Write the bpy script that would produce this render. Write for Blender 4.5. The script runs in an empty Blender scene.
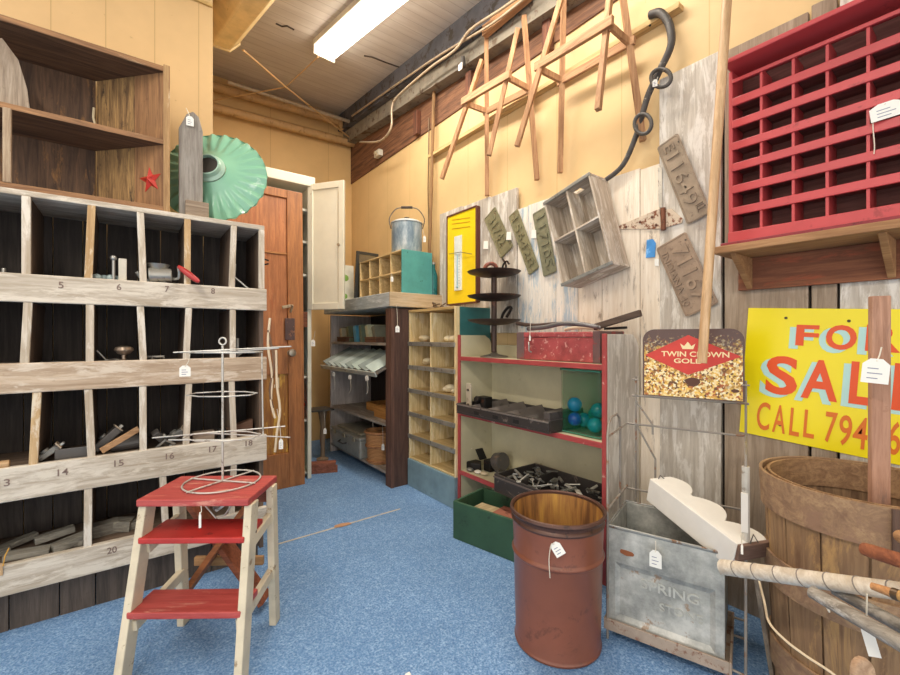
import bpy, bmesh, math, random
from mathutils import Vector as V, Matrix as Mx
random.seed(7)
scene = bpy.context.scene
COL = scene.collection
rnd = random.uniform

# ------------------------------------------------------------------ camera
CAM_H, FPX, YAW = 1.1, 425.0, math.radians(37)
FW = V((math.sin(YAW), math.cos(YAW), 0)); RT = V((math.cos(YAW), -math.sin(YAW), 0))
cam_d = bpy.data.cameras.new('camera'); cam = bpy.data.objects.new('camera', cam_d); COL.objects.link(cam)
cam_d.sensor_width = 36; cam_d.lens = 36 * FPX / 900; cam_d.clip_start = .02
cam.location = (0, 0, CAM_H); cam.rotation_euler = (math.pi / 2, 0, -YAW)
scene.camera = cam

def P(u, v, X=None, Y=None, Z=None, t=None):
    """a point of the room measured along a sight line of the survey photograph"""
    d = FW + RT * ((u - 450) / FPX) + V((0, 0, (337.5 - v) / FPX))
    if X is not None: t = X / d.x
    elif Y is not None: t = Y / d.y
    elif Z is not None: t = (Z - CAM_H) / d.z
    return V((0, 0, CAM_H)) + d * t

# ------------------------------------------------------------------ materials
def lin(c):
    if isinstance(c, str):
        c = [int(c[i:i + 2], 16) / 255 for i in (0, 2, 4)]
    return tuple((x / 12.92 if x <= .04045 else ((x + .055) / 1.055) ** 2.4) for x in c[:3]) + (1,)
MATS = {}
class NT:
    def __init__(s, name):
        s.m = bpy.data.materials.new(name); s.m.use_nodes = True
        s.t = s.m.node_tree; s.b = s.t.nodes['Principled BSDF']
    def n(s, kind, **kw):
        nd = s.t.nodes.new('ShaderNode' + kind)
        for k, v in kw.items(): setattr(nd, k, v)
        return nd
    def l(s, a, b): s.t.links.new(a, b)
    def coords(s, scale=(1, 1, 1), rand=True):
        tc = s.n('TexCoord'); mp = s.n('Mapping'); mp.inputs['Scale'].default_value = scale
        if rand:
            oi = s.n('ObjectInfo'); mu = s.n('Math', operation='MULTIPLY'); mu.inputs[1].default_value = 13.7
            s.l(oi.outputs['Random'], mu.inputs[0])
            ad = s.n('VectorMath', operation='ADD'); s.l(tc.outputs['Object'], ad.inputs[0])
            cb = s.n('CombineXYZ')
            for i in range(3): s.l(mu.outputs[0], cb.inputs[i])
            s.l(cb.outputs[0], ad.inputs[1]); s.l(ad.outputs[0], mp.inputs['Vector'])
        else: s.l(tc.outputs['Object'], mp.inputs['Vector'])
        return mp.outputs[0]
    def noise(s, vec, scale, detail=4, rough=.6, dist=0):
        n = s.n('TexNoise'); n.inputs['Scale'].default_value = scale; n.inputs['Detail'].default_value = detail
        n.inputs['Roughness'].default_value = rough; n.inputs['Distortion'].default_value = dist
        s.l(vec, n.inputs['Vector']); return n.outputs['Fac']
    def ramp(s, fac, stops):
        r = s.n('ValToRGB'); e = r.color_ramp.elements
        while len(e) < len(stops): e.new(.5)
        for i, (p, c) in enumerate(stops): e[i].position = p; e[i].color = c
        s.l(fac, r.inputs['Fac']); return r.outputs['Color']
    def mix(s, f, a, b, blend='MIX'):
        m = s.n('Mix', data_type='RGBA', blend_type=blend)
        if isinstance(f, float): m.inputs[0].default_value = f
        else: s.l(f, m.inputs[0])
        for x, i in ((a, 6), (b, 7)):
            if isinstance(x, tuple): m.inputs[i].default_value = x
            else: s.l(x, m.inputs[i])
        return m.outputs[2]
    def bump(s, h, strength=.3, dist=.004):
        b = s.n('Bump'); b.inputs['Strength'].default_value = strength; b.inputs['Distance'].default_value = dist
        s.l(h, b.inputs['Height']); s.l(b.outputs[0], s.b.inputs['Normal'])
    def out(s, col, rough=.6, metal=0.):
        if isinstance(col, tuple): s.b.inputs['Base Color'].default_value = col
        else: s.l(col, s.b.inputs['Base Color'])
        s.b.inputs['Roughness'].default_value = rough; s.b.inputs['Metallic'].default_value = metal
        return s.m
def g(x): return (x, x, x, 1)
def wood(light, dark, axis='X', wear=None, amt=.5, rough=.75, s=1.0):
    key = ('w', light, dark, axis, wear, amt, s)
    if key in MATS: return MATS[key]
    n = NT('wood_' + light + axis)
    sc = [19 * s] * 3; sc['XYZ'.index(axis)] = 1.3 * s
    vec = n.coords(tuple(sc))
    a = n.noise(vec, 2.2, 7, .65, .8)
    c = n.ramp(a, [(.34, lin(dark)), (.64, lin(light))])
    f = n.noise(vec, 8, 4, .65)
    c = n.mix(n.ramp(f, [(.36, g(.5)), (.5, g(0))]), c, lin(dark))
    sp_ = n.noise(n.coords((1, 1, 1)), 38, 3, .7)
    c = n.mix(n.ramp(sp_, [(.64, g(0)), (.72, g(.45))]), c, lin(dark))
    if wear:
        sw = [9 * s] * 3; sw['XYZ'.index(axis)] = 1.8 * s
        w = n.noise(n.coords(tuple(sw)), 2.5, 8, .72, .4)
        c = n.mix(n.ramp(w, [(amt - .05, g(0)), (amt + .04, g(1))]), c, lin(wear))
    n.bump(f, .3, .003)
    MATS[key] = n.out(c, rough); return MATS[key]
def paint(col, chip=None, amt=.62, rough=.5, metal=0., var=.12, scale=9.):
    key = ('p', col, chip, amt, rough, metal, var, scale)
    if key in MATS: return MATS[key]
    n = NT('paint_' + col); vec = n.coords()
    a = n.noise(vec, scale, 5, .6)
    base = lin(col); dk = tuple(x * (1 - var * 2.2) for x in base[:3]) + (1,)
    c = n.ramp(a, [(.3, dk), (.62, base)])
    if chip:
        w = n.noise(vec, scale * 2.2, 8, .7, .3)
        c = n.mix(n.ramp(w, [(amt - .03, g(0)), (amt + .03, g(1))]), c, lin(chip))
    n.bump(a, .12, .002)
    MATS[key] = n.out(c, rough, metal); return MATS[key]
def plain(col, rough=.5, metal=0.):
    key = ('f', col, rough, metal)
    if key not in MATS: MATS[key] = NT('plain_' + col).out(lin(col), rough, metal)
    return MATS[key]
def glassy(col, alpha=.3):
    key = ('g', col)
    if key not in MATS:
        n = NT('glass_' + col); n.b.inputs['Alpha'].default_value = alpha; n.b.inputs['IOR'].default_value = 1.5
        MATS[key] = n.out(lin(col), .06)
    return MATS[key]

def mat_carpet():
    n = NT('blue_carpet'); vec = n.coords(rand=False)
    a = n.noise(vec, 130, 3, .7); b = n.noise(vec, 2.2, 5, .6); d = n.noise(vec, 45, 3, .6)
    c = n.ramp(a, [(.33, lin('4a6f9e')), (.5, lin('789fcb')), (.68, lin('b0cbe6'))])
    c = n.mix(n.ramp(d, [(.4, g(.45)), (.6, g(0))]), c, lin('5681b4'))
    c = n.mix(n.ramp(b, [(.4, g(.22)), (.62, g(0))]), c, lin('4d7099'))
    n.bump(a, .8, .006); return n.out(c, .95)
def mat_panel(col, line, axis, pitch, extra=None):
    n = NT('painted_panelling'); tc = n.n('TexCoord'); sp = n.n('SeparateXYZ'); n.l(tc.outputs['Object'], sp.inputs[0])
    dv = n.n('Math', operation='DIVIDE'); dv.inputs[1].default_value = pitch; n.l(sp.outputs['XYZ'.index(axis)], dv.inputs[0])
    fr = n.n('Math', operation='FRACT'); n.l(dv.outputs[0], fr.inputs[0])
    k = .006 / pitch
    m = n.ramp(fr.outputs[0], [(0., g(1)), (k, g(0))])
    vec = n.coords(rand=False)
    a = n.noise(vec, 1.6, 5, .6); f = n.noise(vec, 30, 4, .6)
    base = lin(col); dk = tuple(x * .86 for x in base[:3]) + (1,)
    c = n.ramp(a, [(.35, dk), (.6, base)])
    c = n.mix(n.ramp(f, [(.7, g(0)), (.76, g(.35))]), c, lin('8c6a3a'))
    if extra: # an extra shade of grime along the boards
        c = n.mix(n.ramp(n.noise(n.coords((1, 9, 1), False), 1.5, 5), [(.4, g(.5)), (.6, g(0))]), c, lin(extra))
    c = n.mix(m, c, lin(line))
    n.bump(m, -.5, .004) if False else None
    return n.out(c, .6)
def mat_kernels():
    n = NT('popcorn_print'); vec = n.coords((1, 1, 1), False)
    vo = n.n('TexVoronoi'); vo.inputs['Scale'].default_value = 95; n.l(vec, vo.inputs['Vector'])
    sp = n.n('SeparateColor'); n.l(vo.outputs['Color'], sp.inputs[0])
    c = n.ramp(sp.outputs[0], [(.12, lin('5b3b1c')), (.2, lin('b98a35')), (.42, lin('e9c869')), (.6, lin('f6ecc4')), (.85, lin('e5a93c')), (.95, lin('a8542a'))])
    tc = n.n('TexCoord'); s2 = n.n('SeparateXYZ'); n.l(tc.outputs['Object'], s2.inputs[0])
    z = n.ramp(s2.outputs[2], [(.1, g(0)), (.27, g(1))])
    nz = n.noise(vec, 26, 4); ad = n.n('Math', operation='MULTIPLY'); n.l(z, ad.inputs[0]); n.l(nz, ad.inputs[1])
    c = n.mix(n.ramp(ad.outputs[0], [(.36, g(0)), (.42, g(1))]), c, lin('5c4038'))
    c = n.mix(n.ramp(n.noise(vec, 9, 3), [(.68, g(0)), (.7, g(1))]), c, lin('5a3a2c'))
    return n.out(c, .35)
def mat_weave(light, dark, axis='Z'):
    n = NT('wicker'); vec = n.coords((1, 1, 1), False)
    w = n.n('TexWave', wave_type='BANDS', bands_direction=axis); w.inputs['Scale'].default_value = 28
    w.inputs['Distortion'].default_value = 2.5; w.inputs['Detail'].default_value = 2; n.l(vec, w.inputs['Vector'])
    c = n.ramp(w.outputs['Fac'], [(.2, lin(dark)), (.7, lin(light))]); n.bump(w.outputs['Fac'], .6, .006)
    return n.out(c, .7)
def mat_emit(col, strength):
    n = NT('lamp_glow'); n.b.inputs['Emission Color'].default_value = lin(col); n.b.inputs['Emission Strength'].default_value = strength
    return n.out(lin('ffffff'), .4)

# ------------------------------------------------------------------ mesh builder
FR = {}
def frame(x, y, z, o):
    m = Mx.Identity(4)
    for i in range(3): m[i][0] = x[i]; m[i][1] = y[i]; m[i][2] = z[i]; m[i][3] = o[i]
    return m
def look(d, up=(0, 0, 1)):
    d = V(d).normalized(); up = V(up)
    if abs(d.dot(up.normalized())) > .999: up = V((0, 1, 0))
    s = up.cross(d).normalized(); return s, d.cross(s).normalized(), d
class MB:
    def __init__(s): s.bm = bmesh.new()
    def add(s, vs, fs):
        w = [s.bm.verts.new(v) for v in vs]
        for f in fs:
            try: s.bm.faces.new([w[i] for i in f])
            except ValueError: pass
        return s
    def box(s, x0, x1, y0, y1, z0, z1, M=None):
        vs = [V((x, y, z)) for z in (z0, z1) for y in (y0, y1) for x in (x0, x1)]
        if M is not None: vs = [M @ v for v in vs]
        return s.add(vs, [(0, 2, 3, 1), (4, 5, 7, 6), (0, 1, 5, 4), (2, 6, 7, 3), (0, 4, 6, 2), (1, 3, 7, 5)])
    def bar(s, p0, p1, w, h, up=(0, 0, 1)):
        p0, p1 = V(p0), V(p1); a, b, d = look(p1 - p0, up)
        return s.box(-w / 2, w / 2, -h / 2, h / 2, 0, (p1 - p0).length, frame(a, b, d, p0))
    def cyl(s, p0, p1, r0, r1=None, n=14):
        p0, p1 = V(p0), V(p1); r1 = r0 if r1 is None else r1; a, b, d = look(p1 - p0); vs = []
        for p, r in ((p0, r0), (p1, r1)):
            for i in range(n):
                q = 2 * math.pi * i / n; vs.append(p + a * (r * math.cos(q)) + b * (r * math.sin(q)))
        return s.add(vs, [(i, (i + 1) % n, n + (i + 1) % n, n + i) for i in range(n)] + [tuple(range(n))[::-1], tuple(range(n, 2 * n))])
    def tube(s, pts, r, n=8, closed=False, sub=0):
        pts = [V(p) for p in pts]
        if sub: pts = smooth_path(pts, sub, closed)
        N = len(pts); rr = r if isinstance(r, (list, tuple)) else [r] * N
        if len(rr) != N: rr = [rr[0] + (rr[-1] - rr[0]) * i / (N - 1) for i in range(N)]
        vs = []; up = None
        for i, p in enumerate(pts):
            d = (pts[(i + 1) % N] - pts[i - 1]) if closed else (pts[min(i + 1, N - 1)] - pts[max(i - 1, 0)])
            d.normalize()
            if up is None: a, b, d = look(d)
            else:
                b = (up - d * up.dot(d)).normalized(); a = b.cross(d).normalized()
            up = b
            for k in range(n):
                q = 2 * math.pi * k / n; vs.append(p + (a * math.cos(q) + b * math.sin(q)) * rr[i])
        fs = []
        for i in range(N if closed else N - 1):
            j = (i + 1) % N
            for k in range(n): fs.append((i * n + k, i * n + (k + 1) % n, j * n + (k + 1) % n, j * n + k))
        if not closed: fs += [tuple(range(n))[::-1], tuple(range((N - 1) * n, N * n))]
        return s.add(vs, fs)
    def lathe(s, prof, M=None, n=36, flute=None):
        M = M if M is not None else Mx.Identity(4); vs = []
        for j, (r, z) in enumerate(prof):
            for i in range(n):
                q = 2 * math.pi * i / n; rr, zz = r, z
                if flute: rr, zz = flute(j, r, z, q)
                vs.append(M @ V((rr * math.cos(q), rr * math.sin(q), zz)))
        fs = []
        for j in range(len(prof) - 1):
            for i in range(n): fs.append((j * n + i, j * n + (i + 1) % n, (j + 1) * n + (i + 1) % n, (j + 1) * n + i))
        if prof[0][0] > 1e-5: pass
        s.add(vs, fs); bmesh.ops.remove_doubles(s.bm, verts=s.bm.verts[:], dist=1e-6); return s
    def prism(s, poly, M, h):
        n = len(poly); vs = [M @ V((x, y, 0)) for x, y in poly] + [M @ V((x, y, h)) for x, y in poly]
        return s.add(vs, [tuple(range(n))[::-1], tuple(range(n, 2 * n))] + [(i, (i + 1) % n, n + (i + 1) % n, n + i) for i in range(n)])
    def ball(s, c, r, n=16, sx=1, sy=1, sz=1, M=None):
        m = Mx.Translation(V(c)) @ (M if M is not None else Mx.Identity(4)) @ Mx.Diagonal((r * sx, r * sy, r * sz, 1))
        bmesh.ops.create_uvsphere(s.bm, u_segments=n, v_segments=max(6, n // 2), radius=1, matrix=m); return s
    def ring(s, c, R, r, nrm=(0, 0, 1), n=28, k=8):
        a, b, d = look(nrm); c = V(c)
        return s.tube([c + (a * math.cos(2 * math.pi * i / n) + b * math.sin(2 * math.pi * i / n)) * R for i in range(n)], r, k, True)
    def build(s, name, mat, parent=None, local=False, bevel=0., smooth=False, kind=None):
        bm = s.bm; bmesh.ops.recalc_face_normals(bm, faces=bm.faces[:])
        me = bpy.data.meshes.new(name); o = bpy.data.objects.new(name, me); COL.objects.link(o)
        if parent is not None:
            M = FR.get(parent.name, Mx.Identity(4)); FR[o.name] = M; o.parent = parent
            if not local: bmesh.ops.transform(bm, matrix=M.inverted(), verts=bm.verts[:])
        else:
            xs = [v.co.x for v in bm.verts]; ys = [v.co.y for v in bm.verts]; zs = [v.co.z for v in bm.verts]
            c = V(((min(xs) + max(xs)) / 2, (min(ys) + max(ys)) / 2, min(zs)))
            bmesh.ops.translate(bm, vec=-c, verts=bm.verts[:]); o.location = c; FR[o.name] = Mx.Translation(c)
        bm.to_mesh(me); bm.free(); me.materials.append(mat)
        if smooth:
            for p in me.polygons: p.use_smooth = True
            if hasattr(me, 'set_sharp_from_angle'): me.set_sharp_from_angle(angle=math.radians(40))
        if bevel:
            b = o.modifiers.new('bevel', 'BEVEL'); b.width = bevel; b.segments = 2; b.limit_method = 'ANGLE'; b.angle_limit = .6
        if kind: o['kind'] = kind
        return o
def smooth_path(p, sub, closed=False):
    out = []; N = len(p)
    for i in range(N if closed else N - 1):
        a, b, c, d = (p[(i - 1) % N], p[i], p[(i + 1) % N], p[(i + 2) % N]) if closed else (p[max(i - 1, 0)], p[i], p[i + 1], p[min(i + 2, N - 1)])
        for k in range(sub):
            t = k / sub
            out.append(.5 * ((2 * b) + (c - a) * t + (2 * a - 5 * b + 4 * c - d) * t * t + (3 * b - a - 3 * c + d) * t ** 3))
    if not closed: out.append(p[-1])
    return out
def tag(o, label, cat, group=None):
    o['label'] = label; o['category'] = cat
    if group: o['group'] = group
    return o
def thing(name, label, cat, loc=(0, 0, 0), rz=0., M=None, group=None):
    o = bpy.data.objects.new(name, None); COL.objects.link(o); o.empty_display_size = .05
    m = M if M is not None else Mx.Translation(V(loc)) @ Mx.Rotation(rz, 4, 'Z')
    o.matrix_world = m; FR[o.name] = m.copy(); return tag(o, label, cat, group)
def dup(root, M, label=None, group=None):
    r = root.copy(); COL.objects.link(r); r.matrix_world = M
    if label: r['label'] = label
    if group: r['group'] = group
    for ch in list(root.children):
        c = ch.copy(); COL.objects.link(c); c.parent = r
        for gc in list(ch.children):
            d = gc.copy(); COL.objects.link(d); d.parent = c
    return r
def text(s, name, mat, M, rect, parent, local=False, depth=.001, bold=0., just_size=None):
    """lettering fitted to rect (x0,x1,y0,y1) of frame M"""
    cu = bpy.data.curves.new(name, 'FONT'); cu.body = s; cu.size = 1; cu.offset = bold; cu.extrude = .01; cu.resolution_u = 4
    t = bpy.data.objects.new(name, cu); COL.objects.link(t); bpy.context.view_layer.update()
    me = bpy.data.meshes.new_from_object(t.evaluated_get(bpy.context.evaluated_depsgraph_get()))
    bpy.data.objects.remove(t); bpy.data.curves.remove(cu)
    b = MB(); b.bm.from_mesh(me); bpy.data.meshes.remove(me)
    xs = [v.co.x for v in b.bm.verts]; ys = [v.co.y for v in b.bm.verts]
    x0, x1, y0, y1 = rect
    for v in b.bm.verts:
        v.co = M @ V((x0 + (v.co.x - min(xs)) / (max(xs) - min(xs)) * (x1 - x0), y0 + (v.co.y - min(ys)) / (max(ys) - min(ys)) * (y1 - y0), (v.co.z / .01 + 1) / 2 * depth))
    return b.build(name, mat, parent, local)
def rrect(x0, x1, y0, y1, r, n=5, which=(1, 1, 1, 1)):
    pts = []
    for (cx, cy, a0, k) in ((x1 - r, y1 - r, 0, 0), (x0 + r, y1 - r, 90, 1), (x0 + r, y0 + r, 180, 2), (x1 - r, y0 + r, 270, 3)):
        if which[k]:
            for i in range(n + 1):
                a = math.radians(a0 + 90 * i / n); pts.append((cx + r * math.cos(a), cy + r * math.sin(a)))
        else: pts.append((x1 if k in (0, 3) else x0, y1 if k in (0, 1) else y0))
    return pts
def bx(name, mat, parent, x0, x1, y0, y1, z0, z1, bevel=.003, local=False, kind=None):
    return MB().box(min(x0, x1), max(x0, x1), min(y0, y1), max(y0, y1), z0, z1).build(name, mat, parent, local, bevel, kind=kind)

# common materials
WHITEPAPER = plain('eeece4', .8); STRING = plain('d8cfbd', .9)
BLACKIRON = paint('2b2826', '5a3a28', .6, .55, .6); STEEL = paint('a8a7a2', '6d5138', .66, .4, .8)
DARKMETAL = paint('5d5956', '7d6a58', .62, .45, .3)

# ================================================================== the room
def ceil_z(y): return 3.1 + .1 * y
S = 'structure'
YEL = mat_panel('dab682', 'b4935f', 'X', .19); YELY = mat_panel('dcbc88', 'b8985f', 'Y', .41)
MB().box(-3.2, 2.1, -2.2, 4.65, -.06, 0).build('floor', mat_carpet(), kind=S)
CEIL = mat_panel('cfc8c0', '958a80', 'Y', .085, 'b5aaa0')
MB().add([(-3.2, -2.2, ceil_z(-2.2)), (2.1, -2.2, ceil_z(-2.2)), (2.1, 4.65, ceil_z(4.65)), (-3.2, 4.65, ceil_z(4.65)),
          (-3.2, -2.2, ceil_z(-2.2) + .06), (2.1, -2.2, ceil_z(-2.2) + .06), (2.1, 4.65, ceil_z(4.65) + .06), (-3.2, 4.65, ceil_z(4.65) + .06)],
         [(0, 1, 2, 3), (4, 5, 6, 7), (0, 1, 5, 4), (1, 2, 6, 5), (2, 3, 7, 6), (3, 0, 4, 7)]).build('ceiling', CEIL, kind=S)
MB().box(2.0, 2.1, -2.2, 4.6, 0, 2.83).build('wall_right', YELY, kind=S)
BROWNW = wood('8a5f42', '4b2f20', 'Y')
def slope_box(x0, x1, y0, y1, drop0, drop1, name, mat):
    b = MB(); vs = []
    for x in (x0, x1):
        for y in (y0, y1):
            vs += [(x, y, ceil_z(y) - drop0), (x, y, ceil_z(y) - drop1)]
    b.add(vs, [(0, 1, 3, 2), (4, 5, 7, 6), (0, 1, 5, 4), (2, 3, 7, 6), (0, 2, 6, 4), (1, 3, 7, 5)])
    return b.build(name, mat, kind=S)
b = MB(); b.add([(x, y, z) for x in (1.99, 2.1) for y, zs in ((-2.2, (2.83, 2.88)), (4.6, (2.83, 3.56))) for z in zs],
                [(0, 1, 3, 2), (4, 5, 7, 6), (0, 1, 5, 4), (2, 3, 7, 6), (0, 2, 6, 4), (1, 3, 7, 5)]); b.build('trim_1', BROWNW, kind=S)
slope_box(1.84, 1.99, -2.2, 4.59, .0, .17, 'trim_2', paint('5a5a61', '3b342f', .55, .8, 0, .2, 5))
slope_box(1.90, 1.99, -2.2, 4.59, .17, .30, 'trim_3', paint('8b8375', '5b4a3a', .58, .8, 0, .2, 6))
MB().box(1.955, 2.0, .9, 2.9, 2.575, 2.60).build('trim_4', wood('d8b983', 'a98a58', 'Y'), kind=S)
MB().box(-3.2, .355, 2.58, 2.68, 0, 3.34).build('wall_back', YEL, kind=S)
MB().box(.255, .355, 2.68, 4.5, 0, 3.5).build('wall_left', YELY, kind=S)
MB().box(.255, 2.0, 4.5, 4.6, 0, 3.55).build('wall_far', mat_panel('d6b076', 'a9854d', 'X', .6), kind=S)
MB().box(-3.2, .352, 2.566, 2.58, 2.86, 2.875).build('trim_5', paint('caa76a'), kind=S)
# old boards nailed up the right wall
MB().box(1.99, 1.999, -.45, .97, 0, 2.26).build('trim_6', plain('2a221c', .9), kind=S)  # dark sheet added behind the boards to put shade into their gaps
GREYB = wood('cdc5b8', 'aca193', 'Z', 'dcd6cc', .54); BRNB = wood('ac9a86', '85735f', 'Z', '94806b', .6)
def plank_y(name, ya, yb, z0, z1, mat, x=1.968): return MB().box(x, 1.99, min(ya, yb), max(ya, yb), z0, z1).build(name, mat, None, bevel=.003, kind=S)
plank_y('trim_8', .735, .994, 0, 2.30, GREYB)
plank_y('trim_9', .45, .722, 0, 2.285, BRNB); plank_y('trim_10', .372, .441, 0, 2.30, BRNB)
plank_y('trim_11', .10, .364, 0, 2.62, GREYB); plank_y('trim_12', -.20, .092, 0, 2.62, BRNB); plank_y('trim_13', -.44, -.21, 0, 2.62, BRNB)

# painted box duct below the ceiling
t = thing('duct', 'yellow painted box duct hanging under the ceiling at top left', 'duct', (.7, 2.6, ceil_z(3.3) - .4))
DUCTM = paint('e3c68c', 'c4a46c', .66, .5)
prof = [(-.25, .0), (-.25, -.22), (-.17, -.31), (-.06, -.31), (.0, -.24), (.0, .0)]
e0 = P(239, 47, Y=3.32); n = len(prof); b = MB(); oy = [(3.32, e0.x), (1.2, e0.x + .25)]
b.add([(x + ox, y, ceil_z(y) + z - .005) for y, ox in oy for x, z in prof], [tuple(range(n)), tuple(range(n, 2 * n))[::-1]] + [(i, (i + 1) % n, n + (i + 1) % n, n + i) for i in range(n)])
b.build('casing', DUCTM, t, bevel=.01)
b = MB(); b.tube([(x + e0.x, 3.322, ceil_z(3.32) + z - .006) for x, z in prof], .010); b.build('seam_flange', DUCTM, t)

# pipes across the far wall and wires under the ceiling
PIPE = paint('c09a68', '94703f', .6, .55); CONDUIT = paint('b7a58d', '8f7a60', .6, .5, .3)
def pipe(name, label, cat, pts, r, mat, sub=0, group=None):
    o = MB().tube(pts, r, 10, sub=sub).build(name, mat, smooth=True); return tag(o, label, cat, group)
pipe('pipe', 'thick brown painted pipe across far wall, upper of the two', 'pipe', [P(205, 84, Y=4.40), P(338, 121, Y=4.40), P(343, 129, Y=4.42)], .045, PIPE)
pipe('pipe', 'thick brown painted pipe across far wall just above the yellow panelling', 'pipe', [P(205, 105, Y=4.42), P(365, 146.5, Y=4.42)], .042, PIPE)
pipe('conduit', 'thin grey conduit above the two thick pipes, bending down at corner', 'conduit', [P(228, 82, Y=4.2), P(357, 124, Y=4.2), P(361, 130, Y=4.25), P(362, 146, Y=4.3)], .017, CONDUIT)
pipe('wire', 'long pale wire slanting from duct end down to far right corner', 'wire', [P(243, 50, Y=3.3), P(287, 88, Y=3.75), P(354, 141, Y=4.4)], .007, PIPE)
pipe('wire', 'pale wire crossing under ceiling from left wall towards the light', 'wire', [P(212, 101, Y=4.3), P(286, 87, Y=3.76), P(318, 57, Y=3.3)], .005, PIPE)
pts = [(u, v) for u, v in ((360, 142), (380, 141), (391, 128), (392, 108), (398, 96), (430, 68), (455, 50), (470, 30), (500, 10), (520, -4))]
pipe('cable', 'grey electric cable looping along the dark beam to a wall outlet', 'cable', [P(u, v, X=1.80) for u, v in pts], .009, CONDUIT, 5)
pipe('cable', 'thin grey cable following the ceiling edge above the beam', 'cable', [P(u, v, X=1.82) for u, v in ((352, 116), (400, 82), (440, 55), (490, 25), (530, -6))], .008, CONDUIT, 5)
t = thing('outlet_box', 'small white outlet box under the far end of the beam', 'outlet', P(379, 157, X=1.97))
c = P(379, 154, X=1.97); bx('box', paint('d9d2c0'), t, c.x - .03, c.x + .018, c.y - .05, c.y + .05, c.z - .03, c.z + .03)
MB().cyl((c.x - .028, c.y, c.z), (c.x - .05, c.y, c.z), .018).build('socket', plain('b9a88c'), t)
bl = P(463, 67, X=1.86); t = thing('light_socket', 'bare bulb socket with white tag on the dark beam', 'socket', bl)
MB().cyl(bl, bl + V((0, 0, .07)), .02, .014).build('socket', plain('3a3633'), t); bx('tag', WHITEPAPER, t, bl.x - .025, bl.x - .022, bl.y - .02, bl.y + .02, bl.z - .03, bl.z + .015, 0)
# stud stubs and pegs showing in the header
for i, (u, v0, v1) in enumerate(((417, 122, 135), (548, 26, 52), (470, 80, 100))):
    a = P(u, v1, X=1.97); tag(MB().box(1.95, 1.99, a.y - .03, a.y + .03, a.z, a.z + .2).build('stud', wood('7b4a33', '4a2a1c', 'Z'), bevel=.003),
        ['short brown stud stub near far end of the header', 'brown stud stub beside the near trestle', 'brown stud stub behind the far trestle'][i], 'stud')

for i, pts in enumerate((((276, 27), (282, 30), (287, 29), (294, 33)), ((364, 58), (372, 59), (385, 64), (400, 69)))):
    q = [P(u, v, Z=3.4) for u, v in pts]; MB().tube([(p.x, p.y, ceil_z(p.y) - .002) for p in q], .007, 6).build('trim_%d' % (14 + i), plain('4a3f38', .9), kind=S)
# fluorescent fixtures
def light_fixture(c, rz, length, label, tilt):
    M = Mx.Translation(V(c)) @ Mx.Rotation(rz, 4, 'Z') @ Mx.Rotation(tilt, 4, 'X')
    t = thing('ceiling_light', label, 'light', M=M)
    MB().box(-.10, .10, -length / 2, length / 2, .03, .075).build('housing', paint('e9e4d6'), t, True, .004)
    em = mat_emit('fff1dc', LAMP)
    MB().prism([(-.082, .03), (-.066, -.025), (.066, -.025), (.082, .03)], frame(V((1, 0, 0)), V((0, 0, 1)), V((0, -1, 0)), V((0, length / 2 - .015, 0))), length - .03).build('diffuser', em, t, True, .004)
    for s in (-1, 1): MB().box(-.09, .09, s * length / 2 - .008, s * length / 2 + .008, -.03, .035).build('end_cap', paint('f1ece0'), t, True, .003)
    return t
LAMP = 9.0
tilt = math.atan(.1)
e = P(324, 55, Z=3.36)
L = 2.44; rz = math.radians(5.5 - 0)
d = V((-math.sin(rz), math.cos(rz), .1)); d2 = V((math.sin(math.radians(-5.5)), math.cos(math.radians(5.5)), .1))
cc = e - d2 * (L / 2)
light_fixture(cc, math.radians(5.5), L, 'long fluorescent ceiling light glowing white above the aisle', tilt)
light_fixture((-.9, .2, ceil_z(.2) - .085), math.radians(5.5), 2.44, 'added unseen fluorescent ceiling light filling the front of the shop', tilt)  # unseen fixture, added to brighten the room from the near side
def area(name, loc, rot, sx, sy, power, col):
    l = bpy.data.lights.new(name, 'AREA'); l.shape = 'RECTANGLE'; l.size = sx; l.size_y = sy; l.energy = power; l.color = col
    o = bpy.data.objects.new(name, l); COL.objects.link(o); o.location = loc; o.rotation_euler = rot; return o
area('tube_light', cc + V((0, 0, -.05)), (tilt, 0, math.radians(5.5)), .18, L - .1, 35, (1, .93, .82))
area('tube_light', (-.9, .2, ceil_z(.2) - .14), (tilt, 0, math.radians(5.5)), .18, 2.3, 40, (1, .93, .82))  # fill lamp of the added, unseen fixture
w = bpy.data.worlds.new('world'); scene.world = w; w.use_nodes = True
w.node_tree.nodes['Background'].inputs[0].default_value = (1, .97, .93, 1); w.node_tree.nodes['Background'].inputs[1].default_value = 1.5
scene.view_settings.view_transform = 'Standard'; scene.view_settings.look = 'None'; scene.view_settings.gamma = 1; scene.view_settings.exposure = 0.3
scene.view_settings.use_curve_mapping = False

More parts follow.
